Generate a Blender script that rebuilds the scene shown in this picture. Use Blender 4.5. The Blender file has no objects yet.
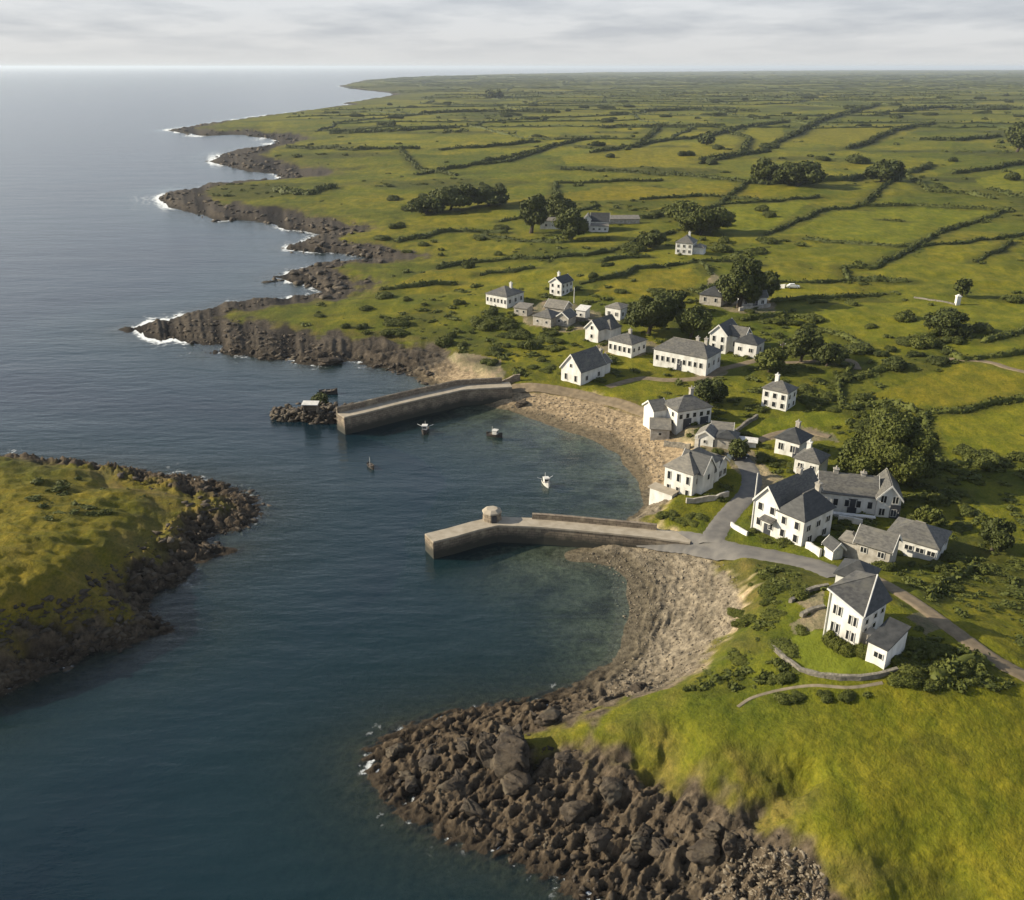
import bpy, math, random
import numpy as np
from mathutils import Vector, Matrix
random.seed(7); RNG = np.random.default_rng(7)
S = bpy.context.scene; COL = S.collection
CAMH, F, HOR = 60.0, 900.0, 66.5
TH = math.atan((450-HOR)/F); CT, ST = math.cos(TH), math.sin(TH)
SUN_EL, SUN_AZ = math.radians(25), math.radians(176)     # direction towards the sun, from +X

# ------------------------------------------------------------------ projection, noise
def ray(px, py):
    px = np.asarray(px, float); py = np.asarray(py, float)
    a = (px-512)/F; b = (450-py)/F
    return a, CT+b*ST, -ST+b*CT
def at_z(px, py, z=0.0):
    a, b, c = ray(px, py); k = (z-CAMH)/c
    return a*k, b*k
def h2(ix, iy, seed):
    m = np.uint64(0xFFFFFFFF)
    h = (ix.astype(np.int64)*374761393 + iy.astype(np.int64)*668265263 + seed*2147483647).astype(np.uint64) & m
    h = ((h ^ (h >> np.uint64(13)))*np.uint64(1274126177)) & m
    h = ((h ^ (h >> np.uint64(15)))*np.uint64(2246822519)) & m
    return ((h ^ (h >> np.uint64(16))) & m).astype(np.float64)/4294967295.0
def noise(x, y, seed=0):
    ix = np.floor(x); iy = np.floor(y); fx = x-ix; fy = y-iy
    u = fx*fx*fx*(fx*(fx*6-15)+10); v = fy*fy*fy*(fy*(fy*6-15)+10); r = 0
    g = []
    for dx in (0, 1):
        for dy in (0, 1):
            a = h2(ix+dx, iy+dy, seed)*2*math.pi
            g.append(np.cos(a)*(fx-dx)+np.sin(a)*(fy-dy))
    return ((g[0]*(1-v)+g[1]*v)*(1-u)+(g[2]*(1-v)+g[3]*v)*u)*1.5
def fbm(x, y, seed=0, o=4, ridged=False, gain=.5):
    s = 0; a = 1; t = 0
    for k in range(o):
        n = noise(x*2**k+17.3*k, y*2**k-9.1*k, seed+k)
        s = s + a*((1-2*np.abs(n)) if ridged else n); t += a; a *= gain
    return s/t
def sst(a, b, x):
    t = np.clip((x-a)/(b-a), 0, 1); return t*t*(3-2*t)

# ------------------------------------------------------------------ coast (pixels at sea level; kind 0 rock, 1 beach; band width m; top height m)
MAIN = [(1700,70.6,0,30,3),(1100,70.9,0,30,3),(800,71.5,0,30,3),(600,72.6,0,30,3),(480,75,0,30,3),(400,78,0,30,3),(366,80,0,17.4,2.2),
 (340,86,0,13,1.76),(360,90,0,13,1.76),(388,92.5,0,13,1.76),(395,95,0,13,1.76),(343,103.5,0,10.8,1.4),(352,105,0,13,1.76),
 (305,111,0,13,2.64),(229,121,0,13,2.64),(168,130.5,0,26,2.8),(203,135.5,0,26,2.8),(244,134.5,0,26,2.8),(279,141.5,0,26,2.8),(264,145.5,0,26,2.8),
 (229,152,0,26,2.8),(213,162,0,26,2.8),(239,168.5,0,26,2.8),(264,173,0,26,2.8),(288,177.5,0,26,2.8),(244,182,0,17,2.6),(203,186,0,17,2.6),(161,197,0,17,2.6),
 (173,207,0,17,2.6),(203,215,0,17,2.6),(223,220,0,17,2.6),(244,219,0,17,2.6),(264,222,0,17,2.6),(277,228,0,17,2.6),(305,230.5,0,17,2.6),(330,234.5,0,17,2.6),
 (305,242,0,12,2.2),(283,248.5,0,12,2.2),(305,251.5,0,12,2.2),(335,252,0,12,2.2),(366,256,0,12,2.2),(384,261,0,12,2.2),
 (335,263.5,0,12,2.2),(305,269,0,12,2.2),(274,276,0,12,2.2),(284,281,0,12,2.2),(310,284.5,0,12,2.2),(329,291,0,13.5,1.9),(324,295.5,0,13.5,1.9),
 (284,298,0,13.5,1.9),(249,301,0,13.5,1.9),(218,308,0,13.5,1.9),(178,317.5,0,13.5,1.9),(124,329.5,0,13.5,1.9),(152,336,0,13.5,2.2),(193,340,0,13.5,2.2),(223,346,0,13.5,2.2),
 (213,353,0,13.5,2.2),(234,353.5,0,13.5,2.2),(264,357,0,13.5,2.2),(295,359,0,13.5,2.2),(320,363,0,13.5,2.2),(350,358.5,0,13.5,2.2),(376,366,0,13.5,2.2),(401,371,0,13.5,2.2),
 (427,381,0.5,8,3),(449,387,1,6,3),(470,398,1,5,3),(500,407,1,5,3),(513,409,1,5,3),(530,414,1,9,3),(560,423,1,11,3),(600,436,1,11,3),(625,452,1,10,3),
 (640,471,1,9,3),(648,490,1,6,3),(650,505,0.6,3,3),(640,517,0.6,3,2.8),(618,527,0.6,3,2.8),(600,545,0.8,4,2.8),(590,551,1,6,2.8),(578,555,1,8,2.8),(625,562,1,10,2.9),(643,580,1,12,3),
 (646,602,1,12,3),(643,626,1,12,3),(635,648,1,11,3),(625,668,0.8,10,3),(600,682,0.4,9,3),(569,696,0.1,7,3),(533,706,0,5.46,3),(488,712,0,7.02,3.4),
 (457,718,0,8.58,3.4),(403,733,0,9.36,2.6),(374,753,0,9.36,2.2),(389,783,0,9.36,2.6),(408,806,0,9.36,3),(452,828,0,9.36,3.4),(491,842,0,9.36,3.4),(535,857,0,10.1,3.4),
 (574,877,0,11.7,3.4),(613,905,0,11.7,3.4),(650,935,0.2,10.8,3.4),(700,1000,0,12,4),(760,1120,0,12,4),(1100,1300,0,12,4),(1700,1300,0,10,4)]
ISLE = [(0,466,0,5,6),(15,466,0,5,6),(50,466.5,0,6,6),(87,470,0,7,5.5),(124,471.5,0,8,5),(155,479,0,10,4),(193,480.5,0,11,3.4),(224,488,0,11,2.8),
 (249,497,0,10,2),(257,512,0,9,2),(243,523,0,8,3),(211,532,0,7,4),(196,546,0,6,4),(232,551,0,5,.8),(199,560,0,6,4),(174,564,0,5,5),(186,575,0,5,4.5),(168,584,0,5,6),(146,593,0,5,7),
 (137,609,0,5,6.5),(166,628,0,5,1),(120,645,0,5,5),(103,649,0,5,7),(78,657,0,4.5,8.5),(37,673,0,4.5,9),(0,691,0,4.5,9),(-60,717,0,5,9),(-150,745,0,5,9),(-330,740,0,5,7),(-380,560,0,5,7),(-330,470,0,5,6),(-120,464,0,5,6)]
def poly_w(P):
    a = np.array(P, float); x, y = at_z(a[:, 0], a[:, 1]); return x, y, a[:, 2:]
POLYS = [poly_w(MAIN), poly_w(ISLE)]
def sdf_one(x, y, poly):
    vx, vy, at = poly; n = len(vx); best = np.full(x.shape, 1e18); inside = np.zeros(x.shape, bool)
    wa = np.zeros(x.shape+(3,)); ws = np.zeros(x.shape)
    for i in range(n):
        j = (i+1) % n
        ax, ay, bx, by = vx[i], vy[i], vx[j], vy[j]
        ex, ey = bx-ax, by-ay; L = ex*ex+ey*ey
        t = np.clip(((x-ax)*ex+(y-ay)*ey)/L, 0, 1)
        d = (x-ax-t*ex)**2+(y-ay-t*ey)**2
        best = np.minimum(best, d)
        w = 1/(d+9.0)**1.5*math.sqrt(min(L, 4000.0))
        ws += w; wa += w[..., None]*(at[i][None]*(1-t[..., None])+at[j][None]*t[..., None])
        if ay != by:
            c = ((ay > y) != (by > y)) & (x < (bx-ax)*(y-ay)/(by-ay)+ax)
            inside ^= c
    return np.where(inside, 1, -1)*np.sqrt(best), wa/ws[..., None]
def coast(x, y):
    D = np.hypot(x, y)
    a = np.clip(.012*D, .6, 14)
    s = 1/(a*4.5)
    ax_ = a; a = np.where(D > 230, a*.45, a)
    wx = x+a*fbm(x*.14, y*.14, 11, 3)*np.clip(1.2-D/260, 0, 1)+a*fbm(x/18, y/18, 12, 3)*np.clip(D/260, .2, 1)*np.clip(1.6-D/1400, 0, 1)+a*2*fbm(x/90, y/90, 13, 2)*np.clip(D/1400-.2, 0, 1)
    wy = y+a*fbm(x*.14+40, y*.14, 14, 3)*np.clip(1.2-D/260, 0, 1)+a*fbm(x/18+40, y/18, 15, 3)*np.clip(D/260, .2, 1)*np.clip(1.6-D/1400, 0, 1)+a*2*fbm(x/90+40, y/90, 16, 2)*np.clip(D/1400-.2, 0, 1)
    d0, a0 = sdf_one(wx, wy, POLYS[0])
    d1, a1 = sdf_one(wx, wy, POLYS[1])
    k = d1 > d0
    return np.where(k, d1, d0), np.where(k[..., None], a1, a0), k

# ------------------------------------------------------------------ roads (pixels), used by the terrain
ROADS = {
 'harbour_road': dict(p=[(628,532),(660,538.5),(695,543),(735,549),(780,557),(815,565),(842,577)], w=4.6),
 'village_street': dict(p=[(712,543),(719,527),(733,510),(748,494),(752,478),(747,464),(735,452)], w=3.6),
 'quay_path': dict(p=[(478,388),(510,388),(545,387.5),(580,394),(615,402),(643,411),(661,424),(668,436)], w=2.6),
 'gravel_track': dict(p=[(872,577),(893,588),(917,603),(945,623),(975,645),(1000,660),(1040,680),(1100,706)], w=2.5),
 'cottage_lane': dict(p=[(607,386),(640,378),(668,379),(700,378),(722,369),(745,363),(770,356)], w=2.4),
 'field_track': dict(p=[(930,357),(955,358.5),(985,361),(1010,368),(1050,379)], w=2.2),
 'farm_track': dict(p=[(772,362),(800,362),(835,358),(852,360),(858,369)], w=2.0),
 'yard_track': dict(p=[(758,440),(775,433),(800,430),(830,436)], w=2.0),
 'hill_path': dict(p=[(883,681),(850,686),(812,684),(778,690),(752,698),(738,705)], w=.5),
}
_rd_w = None
def road_dist(x, y):
    best = np.full(x.shape, 1e9)
    for P, w in _rd_w:
        for i in range(len(P)-1):
            ax, ay = P[i]; ex, ey = P[i+1][0]-ax, P[i+1][1]-ay
            t = np.clip(((x-ax)*ex+(y-ay)*ey)/(ex*ex+ey*ey), 0, 1)
            best = np.minimum(best, np.hypot(x-ax-t*ex, y-ay-t*ey)-w/2)
    return best
def bump(x, y, px, py, z, r, h):
    cx, cy = at_z(px, py, z); d = np.hypot(x-cx, y-cy)
    return h*np.exp(-(d/r)**2)
BUMPS = [(862,655,7,17,3.6),(905,640,7,22,2.2),(1000,760,6,26,2.4),(700,770,4,10,1.2),(625,742,4,7,1.3),(800,830,5,9,1.5),
         (-40,560,8,16,1.4)]
GULLY = [(668,766,4.5,2.2,-1.5),(654,786,4.0,1.8,-1.3),(640,775,4,1.3,-.8),(788,794,5.0,1.6,-1.2),(776,812,4.5,2.0,-1.5),(764,826,4.5,1.5,-1.0),(800,806,5,1.2,-.7),(745,790,5,2.2,-.9),(930,900,5.5,4,-1.6)]
def height_exact(x, y, full=False):
    x = np.asarray(x, float); y = np.asarray(y, float)
    d, at, isle = coast(x, y); kind, w, top = at[..., 0], at[..., 1], at[..., 2]
    D = np.hypot(x, y)
    u = np.clip(d/w, 0, 4)
    s2 = np.clip(D/34, 3.0, 14)
    uw = np.clip(u*.86+.24*fbm(x/s2, y/s2*1.4, 17, 4)*sst(.0, .25, u)*(1-sst(1.1, 1.6, u)), 0, 4)
    q = uw*4; tq = (np.floor(q)+sst(.15, .85, q-np.floor(q)))/4
    rockp = top*sst(-.15, 1.12, .45*uw+.55*np.minimum(tq, uw+.2))
    rockp = rockp-top*sst(-.15, 1.12, 0.0)
    shelf = top*(.40*sst(0, .18, uw)+.15*sst(.2, .7, uw)+.45*sst(.62, 1.1, uw))
    fs = sst(130, 190, D); rockp = rockp*(1-fs)+shelf*fs
    islp = top*(.30*sst(0, .5, uw)+.50*sst(.15, 1.25, uw)+.2*sst(.8, 2.4, u))
    rockp = np.where(isle, islp, rockp)
    beachp = top*(.62*np.clip(u, 0, 1)+.38*sst(.92, 1.25, u))
    land = rockp*(1-kind)+beachp*kind
    inl = np.maximum(d-w, 0)
    land = land+.022*np.minimum(inl, 140)*np.where(isle, .4, 1)
    big = sst(0, 90, inl)
    land = land+big*(2.2*fbm(x/130, y/130, 21, 3)+1.0)
    land = land+sst(500, 2500, y)*(5*fbm(x/900, y/900, 24, 3)*sst(0, 400, inl)+2*fbm(x/260, y/260, 27, 2)*sst(0, 150, inl))
    land = land+sst(800, 5000, x)*sst(2500, 7000, y)*9
    land = land+1.1*fbm(x/17, y/11, 57, 4)*sst(130, 260, D)*(1-sst(900, 1500, D))*sst(0, 20, inl)
    for b in BUMPS: land = land+bump(x, y, *b)*sst(.2, 1.3, u)
    xg = x+1.3*fbm(x/2.4, y/2.4, 59, 3)*(D < 110); yg = y+1.3*fbm(x/2.4+30, y/2.4, 60, 3)*(D < 110)
    for b in GULLY: land = land+bump(xg, yg, *b)*sst(.5, 1.1, u)
    rm = sst(-.5, .15, d/w)*(1-np.where(isle, sst(.5, .85, u), sst(.72, 1.02, u)))*(1-kind)
    amp = np.minimum(.40*top+.3, 1.9)*(1-.35*(1-sst(115, 140, D)))*np.where(isle, .95, 1)
    sc = np.clip(D/40, 3.6, 26)
    fd = sst(130, 200, D)
    qx = ((x*.85+y*.5)*(1-fd)+(x*.99+y*.14)*fd*.55)/sc; qy = ((y*.85-x*.5)*(1-fd)+(y*.99-x*.14)*fd*1.3)/(sc*.42)
    rn = fbm(qx, qy, 31, 5, True, .55)
    lump = np.abs(noise(x/1.3, y/1.0, 37))+.6*np.abs(noise(x/.6, y/.5, 38))*np.clip(1.5-D/160, 0, 1)
    rn2 = fbm(x/1.3, y/1.0, 35, 3, True)*np.clip(1.5-D/200, 0, 1)
    stp = np.floor(rn*5)/5+.2*sst(.55, .95, rn*5-np.floor(rn*5)); rnn = rn*.45+stp*.55
    land = land+rm*(amp*(np.where(D < 130, rnn, rn)-.12)*1.15+.55*rn2-.3*lump)
    bm = sst(-.4, .1, d/w)*(1-sst(.9, 1.1, u))*kind
    land = land+bm*np.clip(1.6-D/150, .15, 1)*(.30*fbm(d/.9+.5*noise(x/4, y/4, 48), (x*.6+y)/5.5, 47, 3, True)+.20*fbm(x/2.2, y/1.5, 41, 4, True)+.12*noise(x/6, y/6, 45))
    sea = np.where(d < 0, np.maximum(d*(.04*kind+.15*(1-kind)), -7), 0)
    h = np.where(d >= 0, land, sea+rm*(amp*.7*(rn-.25)+.3*rn2)+bm*.2)
    h = np.where((d < 0), np.minimum(h, .35+.02*d), h)
    gm = sst(.9, 1.3, u)
    rd = road_dist(x, y) if _rd_w else np.full(x.shape, 99.)
    rough = gm*sst(0, 1.5, rd)
    scr = fbm(x/9, y/9, 51, 3)
    h = h+rough*np.where(isle, .55*fbm(x/3.2, y/2.2, 58, 3), 0)+rough*(.13*fbm(x/1.5, y/1.1, 53, 4)+.42*fbm(x/7, y/5, 55, 3)+.3*scr*sst(-.1, .5, scr))*np.clip(1.3-D/300, .0, 1)*1.0
    h = h-(1-sst(-.1, .9, rd))*.14
    if full: return h, d, kind, w, top, u, isle, rd, scr, rn
    return h
def ground(px, py, it=14):
    px = np.atleast_1d(np.asarray(px, float)); py = np.atleast_1d(np.asarray(py, float))
    z = np.full(px.shape, 4.0)
    for k in range(it):
        x, y = at_z(px, py, z); z = .5*z+.5*np.maximum(height(x, y), 0)
    x, y = at_z(px, py, z)
    return np.stack([x, y, np.maximum(height(x, y), 0)], 1)
def g1(px, py): return Vector(ground(px, py)[0])
def gz(x, y): return float(height(np.array([x]), np.array([y]))[0])

GRID = None
def grid_at(x, y, k):
    """bilinear read of the terrain grid, the same surface the mesh shows"""
    G = GRID; dep = y*CT+CAMH*ST; t = x/dep; z = dep
    py = 450-F*((-CAMH*CT+y*ST)/z)
    ri = np.clip(np.interp(-py, -G['pys'], np.arange(len(G['pys']))), 0, len(G['pys'])-1.001)
    ci = np.clip((t-G['ts'][0])/(G['ts'][1]-G['ts'][0]), 0, len(G['ts'])-1.001)
    r0 = ri.astype(int); c0 = ci.astype(int); fr_ = ri-r0; fc = ci-c0; A = G[k]
    return (A[r0, c0]*(1-fc)+A[r0, c0+1]*fc)*(1-fr_)+(A[r0+1, c0]*(1-fc)+A[r0+1, c0+1]*fc)*fr_
def height(x, y, full=False):
    x = np.asarray(x, float); y = np.asarray(y, float)
    if full or GRID is None: return height_exact(x, y, full)
    return grid_at(x, y, 'h')
def shore(x, y): return grid_at(np.asarray(x), np.asarray(y), 'd'), grid_at(np.asarray(x), np.asarray(y), 'u'), grid_at(np.asarray(x), np.asarray(y), 'isle') > .5
_tmp = []
for n, r in ROADS.items():
    pp = np.array(r['p'], float); r['xy'] = ground(pp[:, 0], pp[:, 1])[:, :2]
    P = r['xy']; pts = []
    for i in range(len(P)-1):                       # Catmull-Rom smoothing
        p0, p1, p2, p3 = P[max(i-1, 0)], P[i], P[i+1], P[min(i+2, len(P)-1)]
        for t in np.linspace(0, 1, 6, endpoint=False):
            pts.append(.5*((2*p1)+(p2-p0)*t+(2*p0-5*p1+4*p2-p3)*t*t+(3*p1-p0-3*p2+p3)*t**3))
    pts.append(P[-1]); r['s'] = np.array(pts); _tmp.append((r['s'][::2], r['w']))
_rd_w = _tmp

HEDGES = [
 ([(480,163),(512,158),(554,146),(586,138)],3,3.5),([(592,153),(639,145),(665,141),(698,138)],3,3.5),([(554,183),(607,182),(663,181)],2,2.2),
 ([(788,138),(820,121),(852,112),(878,106)],4,6),([(847,149),(868,143.5),(894,131),(934,124)],4,5),
 ([(767,235),(793,223),(825,210),(862,206),(916,206),(974,209),(1011,211)],2.0,2.4),
 ([(1011,211),(979,221),(947,230),(924,242),(905,252),(873,268),(841,268)],2.2,3.4),
 ([(804,239),(841,243),(894,247),(916,247)],2,2.4),([(916,247),(958,244.5),(1011,237.6),(1040,233)],1.8,2.2),([(974,262),(998,252.5),(1011,242)],1.6,1.8),
 ([(719,205),(777,202),(820,197)],2,2.4),([(953,174),(990,170),(1030,162)],3,4),([(746,183),(800,184),(850,180),(905,174),(932,165)],4,7),
 ([(440,266),(470,263),(508,259.4),(554,258),(608,252)],2.4,3),([(580,284),(613,277),(636,268),(664,267)],2,2.6),
 ([(855,280),(880,281),(908,282.5)],2.6,3.5),([(1000,299),(1024,300),(1060,302)],1.6,2),([(923,413),(960,412),(990,405),(1030,397)],1.6,2.2),
 ([(845,409),(870,406),(893,406),(915,412)],2,2.6),([(983,343),(1003,337.5),(1030,331)],1.8,2.4),([(855,379),(880,370),(910,366)],2,2.6),
 ([(907,342),(930,336),(947,332)],1.8,2.2),([(929,600),(938,591),(946,584.5),(962,575),(978,567)],1.3,1.6),
 ([(934,682),(943,674),(955,667),(975,661),(990,665)],1.3,2.4),([(740,320),(760,317),(785,313)],1.6,2.2),([(770,302),(809,300),(850,297),(884,294)],1.8,2.4),
 ([(287,148),(353,150.6),(420,149)],3.5,4),([(277,190),(307,195),(333,188)],4,9),([(416,175),(460,168),(508,162)],3,4),
 ([(396,242),(430,235),(457,232),(508,233)],2.6,4),([(437,269),(477,261)],2.2,3),([(381,290),(420,286),(457,284)],2.2,3),
 ([(480,275),(505,272),(535,268)],2,3),([(690,290),(705,296),(712,285)],1.6,2),
 ([(640,218),(690,214),(720,206)],2.4,4),([(560,170),(620,172),(690,176),(745,182)],2.2,3),([(880,220),(905,222)],1.2,1.5),
 ([(990,190),(1010,196),(1040,200)],2.4,4),([(930,192),(965,194),(995,199)],2.5,4),([(930,470),(960,466),(985,462),(1030,460)],1.4,2.2),
 ([(905,500),(935,497),(960,493)],1.2,2),([(690,262),(730,262),(762,266)],1.4,2),([(815,330),(840,336),(862,346)],1.8,3),
 ([(600,262),(625,258),(650,257)],1.8,2.6),([(480,236),(520,241),(560,243),(610,240)],1.6,2.2),([(440,150),(490,147),(540,142)],3,4),
 ([(600,128),(660,126),(720,127)],3.5,4),([(700,160),(740,155),(770,152)],3,4),([(330,134),(400,131),(460,128)],3.5,4),([(420,114),(480,112),(560,113)],4,5),
 ([(640,112),(700,110),(760,112)],4,5),([(920,140),(960,141),(1000,137)],3.5,5),([(900,110),(950,108),(1024,109)],5,10),
 ([(862,206),(880,190),(905,174)],2,2.4),([(608,252),(640,240),(675,232)],1.8,2.4),([(664,267),(700,262),(712,275)],1.5,2),([(935,345),(960,360),(1030,352)],1.5,2),
 ([(845,409),(838,385),(850,366)],1.4,2),([(719,205),(746,183)],2,2.6),([(554,200),(556,183)],2.2,2.6),([(698,138),(740,128),(790,122)],3.5,4),([(788,138),(760,152),(700,164)],3,3.5),
 ([(508,162),(554,146)],2.8,3),([(930,192),(905,174)],2.2,3),([(940,470),(930,440),(923,413)],1.3,2),([(660,126),(639,145)],3,4),([(720,127),(750,140),(740,155)],3,4),
 ([(400,149),(420,170),(457,176)],2.6,3),([(700,290),(760,284),(830,283),(855,280)],1.6,2.2),([(841,268),(850,280)],1.6,2.2),([(640,200),(700,196),(760,200)],2,2.4),([(500,222),(560,214),(600,206)],2,2.6),
]
HSEG = []
for pts, h, w in HEDGES:
    a = np.array(pts, float); g = ground(a[:, 0], a[:, 1]); HSEG.append((g[:, :2], .35*w+.0045*np.linalg.norm(g[:, :2], axis=1).mean()))
def hedge_margin(x, y):
    m = np.zeros(x.shape)
    for P, w in HSEG:
        lo = P.min(0)-4*w; hi = P.max(0)+4*w
        k = (x > lo[0]) & (x < hi[0]) & (y > lo[1]) & (y < hi[1])
        if not k.any(): continue
        xs, ys = x[k], y[k]; b = np.full(xs.shape, 1e9)
        for i in range(len(P)-1):
            ax, ay = P[i]; ex, ey = P[i+1][0]-ax, P[i+1][1]-ay
            t = np.clip(((xs-ax)*ex+(ys-ay)*ey)/(ex*ex+ey*ey), 0, 1); b = np.minimum(b, np.hypot(xs-ax-t*ex, ys-ay-t*ey))
        m[k] = np.maximum(m[k], 1-sst(.5*w, 2.3*w, b))
    return m

# ------------------------------------------------------------------ object helpers
def link(o, parent=None):
    COL.objects.link(o)
    if parent: o.parent = parent
    return o
def mesh_obj(name, verts, faces, mat, parent=None, smooth=False, attrs=None):
    me = bpy.data.meshes.new(name)
    if isinstance(faces, np.ndarray):
        verts = np.asarray(verts, np.float32); nf, k = faces.shape
        me.vertices.add(len(verts)); me.vertices.foreach_set('co', verts.ravel())
        me.loops.add(nf*k); me.loops.foreach_set('vertex_index', faces.ravel().astype(np.int32))
        me.polygons.add(nf); me.polygons.foreach_set('loop_start', np.arange(0, nf*k, k, dtype=np.int32))
        me.update(calc_edges=True)
    else:
        me.from_pydata([tuple(v) for v in verts], [], faces)
    if smooth: me.polygons.foreach_set('use_smooth', np.ones(len(me.polygons), bool))
    for an, (typ, arr) in (attrs or {}).items():
        at = me.attributes.new(an, typ, 'POINT')
        if typ == 'FLOAT': at.data.foreach_set('value', np.asarray(arr, np.float32).ravel())
        else: at.data.foreach_set('color', np.asarray(arr, np.float32).ravel())
    if mat: me.materials.append(mat)
    me.update()
    return link(bpy.data.objects.new(name, me), parent)
def tag(o, label=None, cat=None, group=None, kind=None):
    if label: o['label'] = label
    if cat: o['category'] = cat
    if group: o['group'] = group
    if kind: o['kind'] = kind
    return o
def empty(name, loc, rz=0.0):
    o = bpy.data.objects.new(name, None); o.location = loc; o.rotation_euler = (0, 0, rz); o.empty_display_size = .5
    return link(o)
class MB:
    def __init__(s): s.v = []; s.f = []
    def add(s, v, f):
        n = len(s.v); s.v += [tuple(p) for p in v]; s.f += [tuple(i+n for i in q) for q in f]; return s
    def box(s, x0, x1, y0, y1, z0, z1):
        return s.add([(x0,y0,z0),(x1,y0,z0),(x1,y1,z0),(x0,y1,z0),(x0,y0,z1),(x1,y0,z1),(x1,y1,z1),(x0,y1,z1)],
                     [(0,3,2,1),(4,5,6,7),(0,1,5,4),(1,2,6,5),(2,3,7,6),(3,0,4,7)])
    def bar(s, a, b, r0, r1=None, n=6):
        a = Vector(a); b = Vector(b); d = (b-a).normalized(); r1 = r0 if r1 is None else r1
        u = d.cross(Vector((0,0,1)) if abs(d.z) < .9 else Vector((1,0,0))).normalized(); w = d.cross(u)
        vs = [c+(u*math.cos(2*math.pi*k/n)+w*math.sin(2*math.pi*k/n))*r for c, r in ((a, r0), (b, r1)) for k in range(n)]
        return s.add(vs, [(k, (k+1) % n, n+(k+1) % n, n+k) for k in range(n)]+[tuple(range(n-1, -1, -1)), tuple(range(n, 2*n))])
    def slab(s, quad, t):
        q = [Vector(p) for p in quad]; n = (q[1]-q[0]).cross(q[-1]-q[0]).normalized()*t; m = len(q)
        if n.z < 0: n = -n; 
        return s.add(q+[p+n for p in q], [tuple(range(m-1, -1, -1)), tuple(range(m, 2*m))]+[(k, (k+1) % m, m+(k+1) % m, m+k) for k in range(m)])
    def obj(s, name, mat, parent=None, smooth=False): return mesh_obj(name, s.v, s.f, mat, parent, smooth)

# ------------------------------------------------------------------ materials
def mat(name):
    m = bpy.data.materials.new(name); m.use_nodes = True; nt = m.node_tree
    return m, nt, nt.nodes['Principled BSDF']
def N(nt, typ, **kw):
    n = nt.nodes.new(typ)
    for k, v in kw.items():
        if k in n.inputs: n.inputs[k].default_value = v
        else: setattr(n, k, v)
    return n
def coords(nt, scale=(1,1,1), kind='Object'):
    if kind == 'Position': c = N(nt, 'ShaderNodeNewGeometry').outputs['Position']
    else: c = N(nt, 'ShaderNodeTexCoord').outputs[kind]
    mp = N(nt, 'ShaderNodeMapping'); mp.inputs['Scale'].default_value = scale
    nt.links.new(c, mp.inputs['Vector']); return mp.outputs['Vector']
def tnoise(nt, vec, scale, detail=4, rough=.55):
    n = N(nt, 'ShaderNodeTexNoise', Scale=scale, Detail=detail, Roughness=rough); nt.links.new(vec, n.inputs['Vector']); return n.outputs['Fac']
def ramp(nt, fac, stops):
    r = N(nt, 'ShaderNodeValToRGB'); e = r.color_ramp.elements
    while len(e) < len(stops): e.new(.5)
    for k, (p, c) in enumerate(stops):
        e[k].position = p; e[k].color = (c, c, c, 1) if not isinstance(c, tuple) else c+(1,)
    nt.links.new(fac, r.inputs['Fac']); return r.outputs['Color']
def mixc(nt, a, b, fac, mode='MIX'):
    m = N(nt, 'ShaderNodeMix', data_type='RGBA', blend_type=mode)
    for i, v in ((6, a), (7, b)):
        if hasattr(v, 'links'): nt.links.new(v, m.inputs[i])
        else: m.inputs[i].default_value = tuple(v)+(1,)
    if hasattr(fac, 'links'): nt.links.new(fac, m.inputs[0])
    else: m.inputs[0].default_value = fac
    return m.outputs[2]
def mathn(nt, op, a, b=None, clamp=False):
    m = N(nt, 'ShaderNodeMath', operation=op, use_clamp=clamp)
    for i, v in ((0, a), (1, b)):
        if v is None: continue
        if hasattr(v, 'links'): nt.links.new(v, m.inputs[i])
        else: m.inputs[i].default_value = v
    return m.outputs[0]
def bumpn(nt, bs, hgt, strength, dist):
    b = N(nt, 'ShaderNodeBump', Strength=strength, Distance=dist); nt.links.new(hgt, b.inputs['Height'])
    nt.links.new(b.outputs['Normal'], bs.inputs['Normal']); return b
def simple(name, c1, c2, scale, rough=.85, bstr=.3, bdist=.05, stretch=(1,1,1), kind='Object', lo=.35, hi=.65, rnd=0, c3=None):
    m, nt, bs = mat(name); v = coords(nt, stretch, kind)
    f = tnoise(nt, v, scale); c = mixc(nt, c1, c2, ramp(nt, f, [(lo, 0.), (hi, 1.)]))
    if c3: c = mixc(nt, c, c3, ramp(nt, tnoise(nt, v, scale*.23, 3), [(.5, 0.), (.68, 1.)]))
    if rnd:
        oi = N(nt, 'ShaderNodeObjectInfo'); c = mixc(nt, c, tuple(rnd), mathn(nt, 'MULTIPLY', oi.outputs['Random'], .6))
    nt.links.new(c, bs.inputs['Base Color']); bs.inputs['Roughness'].default_value = rough
    bs.inputs['Specular IOR Level'].default_value = .25
    if bstr: bumpn(nt, bs, tnoise(nt, v, scale*2.2, 5), bstr, bdist)
    return m
M = {}
M['white'] = simple('white_render', (.64,.625,.585), (.33,.31,.265), .9, .85, .2, .02, (1,1,.45), lo=.38, hi=.85)
M['grey_render'] = simple('grey_render', (.40,.37,.32), (.25,.225,.185), 1.3, .85, .2, .02)
M['slate'] = simple('slate', (.066,.063,.058), (.125,.118,.104), 2.2, .62, .5, .04, (1,1,3), c3=(.14,.13,.105))
M['slate_dark'] = simple('slate_dark', (.030,.031,.031), (.056,.056,.054), 1.4, .55, .5, .04, (1,1,3))
M['slate_pale'] = simple('slate_pale', (.12,.113,.098), (.20,.18,.148), 1.5, .75, .5, .04, (1,1,3))
M['trim'] = simple('white_trim', (.62,.60,.55), (.48,.46,.42), 2, .6, 0)
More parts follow.
